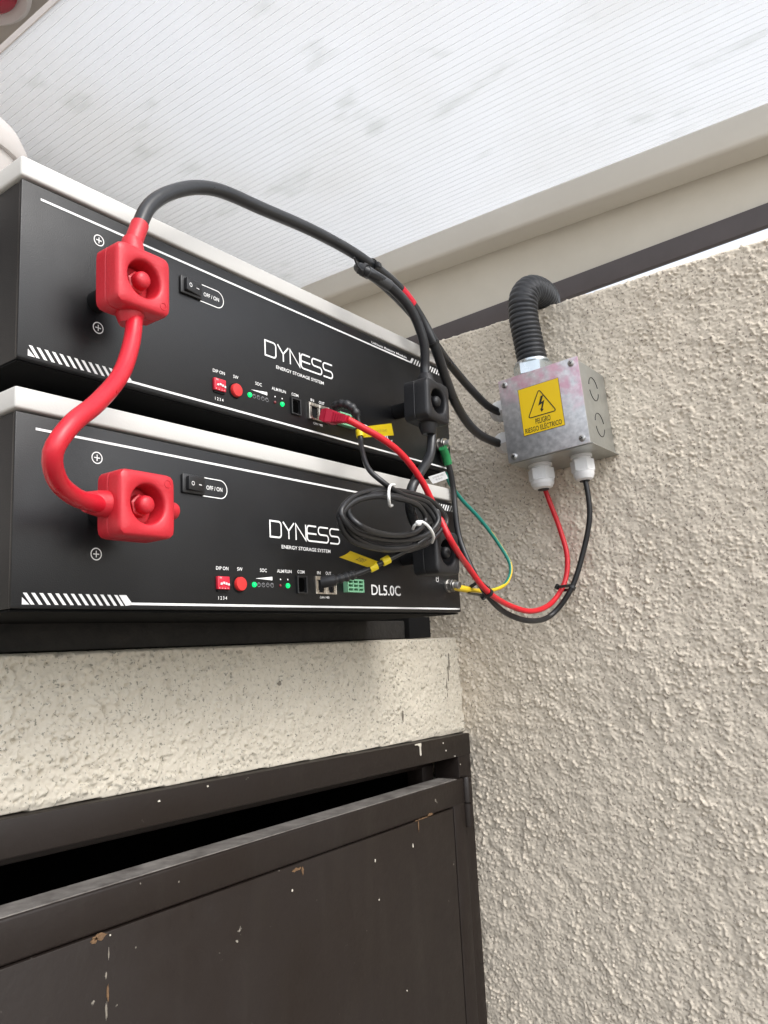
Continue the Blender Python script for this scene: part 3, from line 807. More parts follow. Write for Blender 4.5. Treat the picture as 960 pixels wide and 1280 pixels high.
# --- green nine-way connector
gm = bmesh.new()
for i in range(4):
    x = 0.2670 + i * 0.0064; add_box(gm, x, x + 0.0012, -0.0045, 0.0, 0.0150, 0.0252)
    if i < 3:
        for j in range(4): add_box(gm, x + 0.0012, x + 0.0064, -0.0043, 0.0, 0.0150 + j * 0.0030, 0.0150 + j * 0.0030 + 0.0012)
gc = link('green_connector', bm_mesh(gm), M['green_plug'], bat)
bm = bmesh.new(); add_poly(bm, [(0.2672, 0.0152), (0.2872, 0.0152), (0.2872, 0.0250), (0.2672, 0.0250)], -0.0006)
flat_part('socket_hole', bm, M['dark'], gc)
# --- earth stud
st = lathe('earth_stud', [(0.0001, 0), (0.0062, 0), (0.0062, 0.0016), (0.0050, 0.0017), (0.0058, 0.0018), (0.0058, 0.0060), (0.0036, 0.0068), (0.0034, 0.0075), (0.0034, 0.0120), (0.0030, 0.0126), (0.0001, 0.0127)],
           M['steel'], bat, (0.4195, 0, 0.0246), (0, -1, 0), 24, hexed={4, 5})

# the upper module: a copy that stands on feet on the lower one
bat2 = copy_tree(bat)
bat2.location = (0.0, 0, PITCH)
bat2['label'] = 'upper of the two black battery modules, right below the plastic roof'
for fx in (0.03, 0.36):
    for fy in (0.04, 0.38): link('foot', feet_mesh, M['dark'], bat2, (fx, fy, 0))

# ------------------------------------------------------------ terminal covers
def rsq(t, h, k=5.0):
    return h / (abs(math.cos(t)) ** k + abs(math.sin(t)) ** k) ** (1 / k)
def boot_mesh(d_front=-0.046, d_back=-0.0255, hw_=0.0180):
    bm = bmesh.new(); n = 64; rings = []
    for kind, size, y_, pw in (('s', hw_ - .0012, d_back, 9), ('s', hw_, d_back - .0010, 9), ('s', hw_, (d_back + d_front) / 2 + .0012, 9), ('s', hw_ - .0004, (d_back + d_front) / 2 + .0007, 9), ('s', hw_, (d_back + d_front) / 2 + .0002, 9), ('s', hw_, d_front + 0.003, 9), ('s', hw_ - 0.0006, d_front + 0.0009, 9), ('s', hw_ - 0.0018, d_front, 9),
                               ('c', 0.0122, d_front, 0), ('c', 0.0112, d_front + 0.0007, 0), ('c', 0.0108, d_front + 0.002, 0), ('c', 0.0104, d_front + 0.0125, 0)):
        ring = []
        for i in range(n):
            t = 2 * math.pi * (i + .5) / n
            rr = rsq(t, size, pw) if kind == 's' else size
            ring.append(bm.verts.new((rr * math.cos(t), y_, rr * math.sin(t))))
        rings.append(ring)
    for A, B in zip(rings, rings[1:]):
        for i in range(n): bm.faces.new((A[i], A[(i + 1) % n], B[(i + 1) % n], B[i]))
    bm.faces.new(rings[0]); bm.faces.new(rings[-1])
    return bm_mesh(bm, True, 38)
BM = boot_mesh()
BM_DEEP = boot_mesh(-0.046, -0.0215)
bm = bmesh.new(); add_lathe(bm, [(0.0001, 0), (0.0095, 0), (0.0095, 0.0010), (0.0064, 0.0012), (0.0064, 0.0058), (0.0052, 0.0064), (0.0050, 0.0070), (0.0050, 0.0100), (0.0045, 0.0116), (0.0033, 0.0126), (0.0016, 0.0131), (0.0001, 0.0132)], (0, -0.0335, 0), (0, -1, 0), 36, {3, 4, 5})
BOLT = bm_mesh(bm, True, 35)
bm = bmesh.new(); add_lathe(bm, [(0.0065, 0), (0.0065, 0.028)], (0, -0.0002, 0), (0, -1, 0), 24)
POST = bm_mesh(bm, True, 35)
def collar_mesh(direction, L0=0.0160, L1=0.030, r0=0.0074, r1=0.0056, y_=-0.0335):
    d = Vector(direction).normalized(); bm = bmesh.new()
    add_lathe(bm, [(r0 + .0006, L0), (r0, L0 + 0.002), (r0 * .95, L0 + (L1 - L0) * .45), (r1, L1 - 0.001), (r1 - 0.0005, L1), (r1 - .0012, L1)], (0, y_, 0), d, 28)
    return bm_mesh(bm, True, 40)
def ring_mesh(x, z):
    bm = bmesh.new(); pts = [Vector((x + 0.0021 * math.cos(a), -0.04605, z + 0.0021 * math.sin(a))) for a in np.linspace(0, 2 * math.pi, 25)]
    add_tube(bm, pts, 0.00022, 6); return bm_mesh(bm, True)
def boot(name, label, loc, m, collars, ring, tilt_=0.0, BM=BM):
    t = thing(name, label, 'terminal cover', loc, 'square terminal covers')
    t.rotation_euler = (0, R(tilt_), 0)
    link('cover', BM, None, t).data.materials
    cover = [c for c in children(t)][0]
    if not BM.materials: BM.materials.append(M['boot_red'])
    cover.material_slots[0].link = 'OBJECT'; cover.material_slots[0].material = m
    b = link('bolt_cap', BOLT, M['boot_red'], cover); b.material_slots[0].link = 'OBJECT'; b.material_slots[0].material = m
    p = link('terminal_post', POST, M['dark'], t)
    for c in collars: link('collar', collar_mesh(*c), m, t)
    link('moulded_ring', ring_mesh(*ring), m, cover)
    return t
boot('terminal_cover', 'red square terminal cover on the upper battery, a black cable entering from above', (0.0478, 0, 0.1813), M['boot_red'],
     [((0.02, 0, 1), 0.0150, 0.0290), ((-0.05, 0, -1), 0.0150, 0.0240, 0.0082, 0.0062)], (0.0125, -0.0125))
boot('terminal_cover', 'red square terminal cover on the lower battery, red cable entering from the left', (0.0500, 0, 0.0533), M['boot_red'],
     [((-1, 0, -0.02), 0.0150, 0.0300), ((1, 0, 0.02), 0.0150, 0.0275, 0.0058, 0.0050)], (0.0125, 0.0125))
boot('terminal_cover', 'black square terminal cover on the upper battery between two vertical black cables', (0.3500, 0, 0.1772), M['boot_black'],
     [((0.0, 0, 1), 0.0150, 0.0270, 0.0085, 0.0062), ((0.06, 0, -1), 0.0150, 0.0270, 0.0085, 0.0062)], (0.0125, -0.0125), 3, BM_DEEP)
boot('terminal_cover', 'black square terminal cover on the lower battery, half hidden by the cable coil', (0.3500, 0, 0.0465), M['boot_black'],
     [((-0.5, 0, 1), 0.0150, 0.0270, 0.0085, 0.0062)], (0.0125, -0.0125), 0, BM_DEEP)

# ------------------------------------------------------------ cables (world coordinates, metres)
PATHS = {
    'red_jumper': [(0.0482, -0.0360, 0.1609), (0.0437, -0.0400, 0.1457), (0.0313, -0.0480, 0.1216), (0.0090, -0.0600, 0.0976), (-0.0110, -0.0680, 0.0798), (-0.0192, -0.0680, 0.0658), (-0.0125, -0.0600, 0.0565), (0.0042, -0.0480, 0.0517), (0.0256, -0.0360, 0.0520), (0.0357, -0.0340, 0.0525)],
    'arc': [(0.0463, -0.0340, 0.1996), (0.0512, -0.0340, 0.2149), (0.0618, -0.0320, 0.2374), (0.0844, -0.0300, 0.2585), (0.1145, -0.0280, 0.2743), (0.1656, -0.0250, 0.2829), (0.2299, -0.0220, 0.2911), (0.2881, -0.0200, 0.2924), (0.3392, -0.0200, 0.2836), (0.3684, -0.0220, 0.2635), (0.3834, -0.0253, 0.2399), (0.4078, -0.0188, 0.2208), (0.4377, -0.0112, 0.2016), (0.4888, 0.0001, 0.1879), (0.5414, 0.0062, 0.1858), (0.5639, 0.0017, 0.1844)],
    'black_riser': [(0.3499, -0.0340, 0.1967), (0.3501, -0.0340, 0.2099), (0.3449, -0.0380, 0.2294), (0.3280, -0.0380, 0.2549), (0.2994, -0.0360, 0.2683), (0.2719, -0.0340, 0.2717), (0.2704, -0.0280, 0.2760), (0.2901, -0.0180, 0.2852), (0.3334, -0.0120, 0.2841), (0.3714, -0.0100, 0.2742), (0.4011, -0.0113, 0.2567), (0.4505, 0.0006, 0.2488), (0.5005, 0.0053, 0.2340), (0.5392, 0.0067, 0.2242), (0.5582, -0.0003, 0.2185)],
    'black_jumper': [(0.3564, -0.0340, 0.1642), (0.3548, -0.0340, 0.1495), (0.3459, -0.0360, 0.1299), (0.3210, -0.0400, 0.1089), (0.3093, -0.0400, 0.0954), (0.3087, -0.0380, 0.0825), (0.3196, -0.0350, 0.0690), (0.3440, -0.0330, 0.0600)],
    'red_lead': [(0.2435, -0.0300, 0.1429), (0.2544, -0.0350, 0.1377), (0.2705, -0.0400, 0.1315), (0.2942, -0.0430, 0.1215), (0.3176, -0.0450, 0.1030), (0.3349, -0.0460, 0.0803), (0.3387, -0.0550, 0.0562), (0.3871, -0.0412, 0.0378), (0.4258, -0.0367, 0.0177), (0.4758, -0.0326, 0.0049), (0.5166, -0.0354, -0.0004), (0.5555, -0.0396, 0.0086), (0.5799, -0.0448, 0.0304), (0.5882, -0.0463, 0.0562), (0.5898, -0.0402, 0.0874), (0.5830, -0.0326, 0.1229), (0.5805, -0.0274, 0.1465), (0.5821, -0.0265, 0.1658)],
    'black_lead': [(0.4201, -0.0064, 0.1483), (0.4270, -0.0062, 0.1330), (0.4325, -0.0050, 0.1145), (0.4312, -0.0061, 0.0948), (0.4317, -0.0083, 0.0700), (0.4322, -0.0180, 0.0418), (0.4449, -0.0249, 0.0170), (0.4832, -0.0238, -0.0013), (0.5162, -0.0322, -0.0097), (0.5550, -0.0387, -0.0037), (0.5630, -0.0576, 0.0196), (0.5680, -0.0731, 0.0579), (0.5680, -0.0836, 0.0940), (0.5660, -0.0845, 0.1213), (0.5650, -0.0819, 0.1444), (0.5650, -0.0814, 0.1573)],
    'ground': [(0.4167, -0.0037, 0.1553), (0.4248, 0.0006, 0.1433), (0.4407, 0.0054, 0.1291), (0.4622, 0.0060, 0.1143), (0.4893, 0.0004, 0.0944), (0.5080, -0.0091, 0.0686), (0.5126, -0.0176, 0.0467), (0.4989, -0.0198, 0.0298), (0.4682, -0.0181, 0.0204), (0.4424, -0.0137, 0.0201), (0.4180, -0.0070, 0.0229)],
    'patch': [(0.2546, -0.0080, 0.1603), (0.2554, -0.0180, 0.1602), (0.2586, -0.0240, 0.1556), (0.2627, -0.0250, 0.1479), (0.2635, -0.0260, 0.1343), (0.2578, -0.0320, 0.1194), (0.2525, -0.0420, 0.1025), (0.2580, -0.0500, 0.0927), (0.2748, -0.0530, 0.0858), (0.3128, -0.0544, 0.0815), (0.3191, -0.0578, 0.0704), (0.3081, -0.0562, 0.0586), (0.2761, -0.0553, 0.0499), (0.2379, -0.0558, 0.0486), (0.2084, -0.0569, 0.0529), (0.1996, -0.0559, 0.0620), (0.2117, -0.0538, 0.0733), (0.2458, -0.0498, 0.0848), (0.2898, -0.0484, 0.0895), (0.3228, -0.0516, 0.0846), (0.3394, -0.0506, 0.0717), (0.3233, -0.0501, 0.0563), (0.2857, -0.0502, 0.0453), (0.2442, -0.0509, 0.0421), (0.2117, -0.0512, 0.0476), (0.2004, -0.0542, 0.0590), (0.2141, -0.0542, 0.0713), (0.2385, -0.0567, 0.0786), (0.2637, -0.0606, 0.0792), (0.2892, -0.0602, 0.0762), (0.2999, -0.0581, 0.0685), (0.2875, -0.0594, 0.0581), (0.2634, -0.0596, 0.0521), (0.2315, -0.0612, 0.0512), (0.2105, -0.0615, 0.0552), (0.2095, -0.0542, 0.0636), (0.2202, -0.0512, 0.0738), (0.2522, -0.0466, 0.0841), (0.2993, -0.0426, 0.0914), (0.3399, -0.0423, 0.0874), (0.3540, -0.0438, 0.0745), (0.3381, -0.0431, 0.0587), (0.3012, -0.0426, 0.0459), (0.2548, -0.0440, 0.0436), (0.2232, -0.0441, 0.0479), (0.2074, -0.0477, 0.0589), (0.2176, -0.0482, 0.0706), (0.2405, -0.0529, 0.0801), (0.2786, -0.0529, 0.0831), (0.3101, -0.0529, 0.0788), (0.3191, -0.0552, 0.0662), (0.3083, -0.0517, 0.0542), (0.2732, -0.0548, 0.0437), (0.2416, -0.0519, 0.0432), (0.2161, -0.0520, 0.0499), (0.2042, -0.0534, 0.0594), (0.2194, -0.0496, 0.0730), (0.2464, -0.0504, 0.0835), (0.2927, -0.0460, 0.0904), (0.3288, -0.0463, 0.0849), (0.3421, -0.0487, 0.0725), (0.3291, -0.0456, 0.0571), (0.2892, -0.0484, 0.0465), (0.2474, -0.0491, 0.0435), (0.2198, -0.0461, 0.0498), (0.2072, -0.0478, 0.0613), (0.2206, -0.0462, 0.0752), (0.2480, -0.0486, 0.0844), (0.2964, -0.0470, 0.0888), (0.3288, -0.0500, 0.0804), (0.3215, -0.0560, 0.0664), (0.3009, -0.0550, 0.0526), (0.2830, -0.0480, 0.0428), (0.2675, -0.0400, 0.0349), (0.2554, -0.0300, 0.0281), (0.2414, -0.0220, 0.0235), (0.2338, -0.0160, 0.0214), (0.2300, -0.0100, 0.0206)],
}

def cable(name, key, rad, m, label, step=0.004, n=16, cat='cable'):
    o = tube(name, PATHS[key], rad, m, None, n, step)
    return tag(o, label, cat)
def sleeve(name, key, t0, t1, rad, m, parent, ripple=0.0, pts=None):
    p = resample(spline(pts or PATHS[key], 0.002), 0.0012)
    a, b = int(t0 * len(p)), int(t1 * len(p))
    bm = bmesh.new(); add_tube(bm, p[a:b + 1], (lambda i, c: rad + ripple * (i % 3 == 0)) if ripple else rad, 16)
    return link(name, bm_mesh(bm, True, 50), m, parent)
cable('battery_cable', 'red_jumper', 0.0047, M['cable_red'], 'thick red cable bowing between the two red terminal covers')
c = cable('battery_cable', 'arc', 0.0046, M['cable_black'], 'thick black cable with red tape arching from the upper red cover to the metal box')
p_arc = resample(spline(PATHS['arc'], 0.002), 0.0012)
sleeve('red_tape', 'arc', 0.560, 0.592, 0.0049, M['tape_red'], c)
sleeve('red_sleeve', 'arc', 0.0, 0.040, 0.0052, M['boot_red'], c)
cable('battery_cable', 'black_riser', 0.0042, M['cable_black'], 'thick black cable rising from the upper black cover and doubling back to the metal box')
cr = [q for q in bpy.data.objects if 'doubling back' in q.get('label', '')][0]
link('end_sleeve', (lambda bm: (add_tube(bm, spline([PATHS['black_riser'][4], Vector(PATHS['black_riser'][4]).lerp(Vector(PATHS['black_riser'][5]), .5), PATHS['black_riser'][5]], .002), 0.0047, 16), bm_mesh(bm, True, 50))[1])(bmesh.new()), mat('highlight_shrink_sleeve', (0.045, 0.047, 0.05), 0.4), cr)  # sleeve grey lightened to paint in the highlight on the cable end
cable('battery_cable', 'black_jumper', 0.0041, M['cable_black'], 'short black cable joining the two black terminal covers behind the coil')
c = cable('power_lead', 'red_lead', 0.0027, M['cable_red_thin'], 'long thin red lead sagging from the upper network socket to the metal box', 0.003, 14)
# red network plug on its end
bm = bmesh.new()
pl = Vector((0.2418, -0.008, 0.1500)); pr_ = Vector(PATHS['red_lead'][0])
ax = (pr_ - pl).normalized(); up = Vector((0, 0, 1)); sd_ = ax.cross(up).normalized(); up = sd_.cross(ax).normalized()
def slab(bm, a, b, w0, h0, w1, h1):
    r0 = [bm.verts.new(pl + ax * a + sd_ * (sx * w0) + up * (sz * h0)) for sx, sz in ((-1, -1), (1, -1), (1, 1), (-1, 1))]
    r1 = [bm.verts.new(pl + ax * b + sd_ * (sx * w1) + up * (sz * h1)) for sx, sz in ((-1, -1), (1, -1), (1, 1), (-1, 1))]
    for i in range(4): bm.faces.new((r0[i], r0[(i + 1) % 4], r1[(i + 1) % 4], r1[i]))
    bm.faces.new(r0[::-1]); bm.faces.new(r1)
Lp = (pr_ - pl).length
slab(bm, 0.000, 0.006, 0.0052, 0.0042, 0.0060, 0.0056)
slab(bm, 0.006, Lp * .52, 0.0060, 0.0056, 0.0048, 0.0046)
for i in range(5):
    a = Lp * .54 + i * Lp * .088; k = 0.0046 - i * 0.0003
    slab(bm, a, a + Lp * .062, k, k * .9, k - .0002, k * .87)
slab(bm, Lp * .5, Lp * 0.99, 0.0030, 0.0030, 0.0028, 0.0028)
bmesh.ops.bevel(bm, geom=list(bm.edges), offset=0.0005, segments=2, affect='EDGES')
link('network_plug', bm_mesh(bm, True, 40), M['red_plug'], c)
cable('power_lead', 'black_lead', 0.0028, M['cable_thin'], 'thin black lead running down the battery edge and looping up to the metal box', 0.003, 14)
# green and yellow earth wire
n_ = 16
o = tube('earth_wire', PATHS['ground'], 0.0019, [M['green_wire'], M['yellow_wire']], None, n_, 0.003, 0.0,
         lambda k, i: 1 if (k - int(i * 0.085) - 3) % n_ < 7 else 0)
tag(o, 'thin green and yellow earth wire linking the two battery studs', 'wire')
p_ = resample(spline(PATHS['ground'], 0.002), 0.0012); L_ = len(p_)
bm = bmesh.new(); add_tube(bm, p_[int(L_ * .80):int(L_ * .955)], 0.00205, 14); link('yellow_length', bm_mesh(bm, True, 50), M['yellow_wire'], o)
bm = bmesh.new(); add_tube(bm, p_[int(L_ * .925):L_], 0.0031, 14); link('yellow_sleeve', bm_mesh(bm, True, 50), M['yellow_wire'], o)
bm = bmesh.new(); add_tube(bm, p_[0:int(L_ * .085)], 0.0024, 14); link('black_sleeve', bm_mesh(bm, True, 50), M['plastic'], o)
for (x, z) in ((0.4195, 0.0246), (0.4195, 0.1592)):
    lathe('ring_lug', [(0.003, 0), (0.0052, 0), (0.0052, 0.0012), (0.003, 0.0012)], M['steel'], o, (x, -0.0068, z), (0, -1, 0), 20)
g = [Vector(q) for q in PATHS['black_lead'][:3]]
bm = bmesh.new(); add_tube(bm, spline([g[0] + Vector((-0.006, -0.001, 0.006)), g[0], g[0].lerp(g[1], .55)], 0.001), 0.0040, 14)
t_ = link('end_sleeve', bm_mesh(bm, True, 50), M['green_sleeve'], [q for q in bpy.data.objects if q.get('label', '').startswith('thin black lead')][0])
t_['label'] = 'green sleeve on the lead end'

# coiled black network cable
pc = cable('network_cable', 'patch', 0.0021, M['patch'], 'coiled thin black network cable hanging in front of the lower battery', 0.003, 12)
pp = resample(spline(PATHS['patch'], 0.002), 0.0012); LP = len(pp)
def near(pt): return min(range(LP), key=lambda i: (pp[i] - Vector(pt)).length)
def pc_sleeve(name, i0, i1, rad, m, rip=0.0):
    bm = bmesh.new(); add_tube(bm, pp[max(0, i0):min(LP, i1)], (lambda i, c: rad + (rip if (i // 2) % 2 else 0)), 16)
    return link(name, bm_mesh(bm, True, 50), m, pc)
pc_sleeve('strain_relief', 0, 22, 0.0032, M['plastic'], 0.0006)
pc_sleeve('strain_relief', LP - 24, LP - 9, 0.0029, M['plastic'], 0.0008)
pc_sleeve('network_plug', LP - 10, LP, 0.0044, M['plastic'])
i = near((0.2636, -0.026, 0.1356)); pc_sleeve('yellow_marker', i - 3, i + 3, 0.0030, M['label_yellow'])
for q in ((0.2602, -0.034, 0.0315), (0.2680, -0.039, 0.0362)):
    i = near(q) if q[0] < .261 else near(q)
    tail = [k for k in range(int(LP * .8), LP)]; i = min(tail, key=lambda k: (pp[k] - Vector(q)).length)
    pc_sleeve('yellow_marker', i - 3, i + 3, 0.0033, M['label_yellow'])
def flag(name, pts, m, parent, words, ink, bend=0.0):
    A, B, C_, D = [Vector(p) for p in pts]; bm = bmesh.new(); n = 8; rows = []
    nrm = (B - A).cross(D - A).normalized()
    for i in range(n + 1):
        t = i / n; off = nrm * bend * math.sin(math.pi * t)
        rows.append((bm.verts.new(A.lerp(B, t) + off), bm.verts.new(D.lerp(C_, t) + off)))
    for a, b in zip(rows, rows[1:]): bm.faces.new((a[0], b[0], b[1], a[1]))
    bmesh.ops.solidify(bm, geom=list(bm.faces), thickness=0.0003)
    o = link(name, bm_mesh(bm, True, 40), m, parent)
    bm = bmesh.new()
    for w_, (u0, u1, v0, v1) in words:
        k0 = len(bm.verts); add_text(bm, w_, u0, u1, v0, v1, 0.0)
        bm.verts.ensure_lookup_table()
        for v in list(bm.verts)[k0:]:
            u, vv = v.co.x, v.co.z
            q = D.lerp(C_, u).lerp(A.lerp(B, u), vv) + nrm * bend * math.sin(math.pi * u)
            cdir = (Vector((-0.2176, -0.3979, -0.0294)) - q)
            v.co = q + nrm * (0.0005 if nrm.dot(cdir) > 0 else -0.0005)
    link('label_print', bm_mesh(bm), ink, o)
    return o
flag('label_flag', [(0.2720, -0.0235, 0.1440), (0.3149, -0.0200, 0.1559), (0.3174, -0.0200, 0.1460), (0.2690, -0.0235, 0.1345)], M['label_yellow'], pc, [('BATTERY-P1-RS485', (0.30, 0.80, 0.36, 0.58))], M['ink_faint'], 0.0006)
flag('label_flag', [(0.2148, -0.040, 0.0350), (0.2251, -0.042, 0.0399), (0.2640, -0.037, 0.0350), (0.2530, -0.0355, 0.0303)], M['label_yellow'], pc, [('BATTERY-RS485', (0.32, 0.74, 0.35, 0.62))], M['ink'], -0.0008)
flag('label_flag', [(0.3999, 0.0019, 0.1259), (0.4213, -0.0036, 0.1334), (0.4238, -0.0051, 0.1265), (0.4033, -0.0008, 0.1191)], M['label_white'], [q for q in bpy.data.objects if q.name == 'earth_wire'][0],
     [('GROUND WIRE', (0.18, 0.85, 0.58, 0.80)), ('PE 6mm', (0.30, 0.70, 0.24, 0.46))], M['ink_grey'], 0.0008)

# ------------------------------------------------------------ cable ties
def hull2(P):
    P = sorted(set(P)); out = []
    for seq in (P, P[::-1]):
        h = []
        for p in seq:
            while len(h) > 1 and (h[-1][0] - h[-2][0]) * (p[1] - h[-2][1]) - (h[-1][1] - h[-2][1]) * (p[0] - h[-2][0]) <= 0: h.pop()
            h.append(p)
        out += h[:-1]
    return out
def tie(label, keys, c, m, head=0, w=0.0026, group=None, tail=None):
    """a flat band drawn tight round the named cables where they pass closest to c"""
    c = Vector(c); hits = []
    for k, r in keys:
        p = spline(PATHS[k], 0.001); i = min(range(1, len(p) - 1), key=lambda i: (p[i] - c).length)
        hits.append((p[i], (p[i + 1] - p[i - 1]).normalized(), r))
    a = hits[0][1]
    for q in hits[1:]: a = a + q[1] * (1 if a.dot(q[1]) > 0 else -1)
    a.normalize(); u = Vector((0, -1, 0)); u = (u - a * u.dot(a)).normalized(); v = a.cross(u)
    c = sum((q[0] for q in hits), Vector()) / len(hits)
    loops = []
    for grow in (0.0003, 0.0013):
        P = []
        for q, _, r in hits:
            d = q - c
            for k in range(24):
                t = 2 * math.pi * k / 24
                P.append((round(d.dot(u) + (r + grow) * math.cos(t), 6), round(d.dot(v) + (r + grow) * math.sin(t), 6)))
        H_ = hull2(P); Lh = [c + u * x + v * y for x, y in H_]; Lh.append(Lh[0])
        tot = sum((y - x).length for x, y in zip(Lh, Lh[1:])); loops.append([p for p in resample(Lh, tot / 36.0)][:36])
    ctr = c; bm = bmesh.new(); rings = []
    for lp, dz in ((loops[0], -w / 2), (loops[1], -w / 2), (loops[1], w / 2), (loops[0], w / 2)):
        rings.append([bm.verts.new(p + a * dz) for p in lp])
    for k in range(4):
        A, B = rings[k], rings[(k + 1) % 4]
        for i in range(36): bm.faces.new((A[i], A[(i + 1) % 36], B[(i + 1) % 36], B[i]))
    o = tag(link('cable_tie', bm_mesh(bm, True, 40), m), label, 'cable tie', group)
    hp = loops[1][int(head / 360 * 36) % 36]; rn = (hp - ctr).normalized(); hc = hp + rn * 0.0014
    bm = bmesh.new(); add_box(bm, -0.0023, 0.0023, -0.0019, 0.0019, -0.0025, 0.0025, 0.0005)
    tn = a.cross(rn).normalized()
    mtx = Matrix((tn, rn, a)).transposed().to_4x4(); mtx.translation = hc
    bmesh.ops.transform(bm, matrix=mtx, verts=bm.verts)
    link('tie_head', bm_mesh(bm, True, 40), m, o)
    if tail:
        pts = [hc, hc + rn * .002 + tn * .002] + [hc + Vector(t) for t in tail]
        bm = bmesh.new(); add_tube(bm, spline(pts, .001), 0.0008, 8); link('tie_tail', bm_mesh(bm, True, 50), m, o)
    return o
G = 'black cable ties'
tie('black cable tie where the arching cable meets the doubled cable', (('arc', .0046), ('black_riser', .0042)), (0.2980, -0.0175, 0.2890), M['tie_black'], 200, group=G)
tie('black cable tie at the upper bent end of the doubled cable', (('black_riser', .0042),), Vector(PATHS['black_riser'][5]).lerp(Vector(PATHS['black_riser'][6]), .35), M['tie_black'], 100, 0.003, G, [(-.006, -.001, .004), (-.010, -.002, .0075)])
tie('black cable tie round the two thick cables above the stucco wall top', (('arc', .0046), ('black_riser', .0042)), (0.3925, -0.0205, 0.2520), M['tie_black'], 300, group=G)
tie('black cable tie holding red, black and yellow leads near the lower stud', (('red_lead', .0027), ('black_lead', .0028), ('ground', .0019)), (0.4295, -0.0300, 0.0183), M['tie_black'], 250, 0.0034, G, [(-.003, -.003, -.002)])
tie('black cable tie joining the red and black leads below the metal box', (('red_lead', .0027), ('black_lead', .0028)), (0.5750, -0.0490, 0.0240), M['tie_black'], 10, 0.0030, G)
G = 'white cable ties'
def tie_open(label, pts, rad, knot=None):
    o = tag(tube('cable_tie', pts, rad, M['tie_white'], None, 10, 0.0015), label, 'cable tie', G)
    if knot:
        bm = bmesh.new(); bmesh.ops.create_icosphere(bm, subdivisions=2, radius=0.0023)
        for v in bm.verts: v.co = Vector(knot) + Vector((v.co.x * 1.3, v.co.y, v.co.z))
        link('tie_knot', bm_mesh(bm, True), M['tie_white'], o)
    return o
tie_open('white cable tie at the upper left of the black coil', [(0.2723, -0.0500, 0.0928), (0.2559, -0.0580, 0.0887), (0.2466, -0.0630, 0.0831), (0.2420, -0.0660, 0.0768), (0.2480, -0.0620, 0.0728), (0.2649, -0.0520, 0.0756)], 0.0011)
tie_open('white cable tie knotted at the lower right of the black coil', [(0.2760, -0.0620, 0.0577), (0.2707, -0.0680, 0.0594), (0.2728, -0.0710, 0.0616), (0.2786, -0.0720, 0.0602), (0.2872, -0.0710, 0.0563), (0.2962, -0.0670, 0.0527), (0.3074, -0.0580, 0.0502)], 0.0011, (0.2721, -0.07, 0.0605))


# ------------------------------------------------------------ metal junction box on the right wall
JB = thing('junction_box', 'galvanised metal junction box with yellow danger sticker on the stucco wall', 'junction box')
ROLL = R(3.3)
basis = Matrix(((0, 0, -1, 0.5265), (-1, 0, 0, -0.060), (0, 1, 0, 0.202), (0, 0, 0, 1)))
JB.matrix_world = basis @ Matrix.Rotation(ROLL, 4, 'Z')
jb = lambda a, b, c: JB.matrix_basis @ Vector((a, b, c))
hs = 0.0440
body = box('box_body', -hs, hs, -hs, hs, -0.0730, -0.0022, M['galv_side'], JB, 0.0012)
bm = bmesh.new(); add_box(bm, -0.0452, 0.0456, -0.0448, 0.0462, -0.0012, 0.0, 0.0005)
lid = link('lid', bm_mesh(bm, True, 40), M['galv'], JB)
box('bottom_flange', -hs, hs + 0.003, -hs - 0.0015, -hs - 0.0003, -0.0735, -0.0025, M['galv_side'], body)
for a, b in ((-0.0378, 0.0400), (0.0382, 0.0405), (0.0382, -0.0385), (-0.0378, -0.0390)):
    s_ = lathe('lid_screw', [(0.0001, 0), (0.0036, 0), (0.0034, 0.0010), (0.0022, 0.0017), (0.0001, 0.0018)], M['steel'], lid, (a, b, 0.0), (0, 0, 1), 18)
    bm = bmesh.new()
def flat_c(name, bm, m, parent, c):         # x,z print laid on the lid plane: x -> a, z -> b
    for v in bm.verts: v.co = Vector((v.co.x, v.co.z, c + v.co.y))
    return link(name, bm_mesh(bm), m, parent)
for a, b in ((-0.0378, 0.0400), (0.0382, 0.0405), (0.0382, -0.0385), (-0.0378, -0.0390)):
    bm = bmesh.new(); add_stroke(bm, [(a - .0018, b - .0006), (a + .0018, b + .0006)], 0.0007, 0.0); add_stroke(bm, [(a + .0006, b - .0018), (a - .0006, b + .0018)], 0.0007, 0.00005)
    flat_c('screw_slot', bm, M['ink'], lid, 0.00185)
stk = box('danger_sticker', -0.0232, 0.0222, -0.0204, 0.0296, 0.0001, 0.0005, M['sticker'], JB)
bm = bmesh.new()
add_box(bm, -0.0236, 0.0226, -0.0208, 0.0300, 0.00005, 0.0003); link('sticker_edge', bm_mesh(bm), M['ink'], stk)
bm = bmesh.new()
tri = [(-0.0158, -0.0035), (0.0158, -0.0035), (0.0, 0.0238)]
def round_tri(T, r):
    out = []
    for i in range(3):
        p = Vector(T[i]); a = (Vector(T[i - 1]) - p).normalized(); b = (Vector(T[(i + 1) % 3]) - p).normalized()
        p1, p2 = p + a * r, p + b * r
        for k in range(7):
            t = k / 6; out.append(tuple((p1 * (1 - t) ** 2 + p * 2 * t * (1 - t) + p2 * t * t)))
    return out
add_stroke(bm, round_tri(tri, 0.0034), 0.00105, 0.0, True)
add_poly(bm, [(0.0012, 0.0162), (0.0040, 0.0166), (0.0009, 0.0098), (0.0046, 0.0112), (0.0012, 0.0025), (0.0026, 0.0021), (-0.0002, -0.0006), (-0.0015, 0.0034), (-0.0004, 0.0030), (0.0016, 0.0083), (-0.0030, 0.0068)][::-1], 0.0)
add_text(bm, 'PELIGRO', -0.0084, 0.0084, -0.0116, -0.0058, 0.0, 0.008)
add_text(bm, 'RIESGO ELÉCTRICO', -0.0210, 0.0198, -0.0188, -0.0122, 0.0, 0.008)
flat_c('sticker_print', bm, M['ink'], stk, 0.0007)
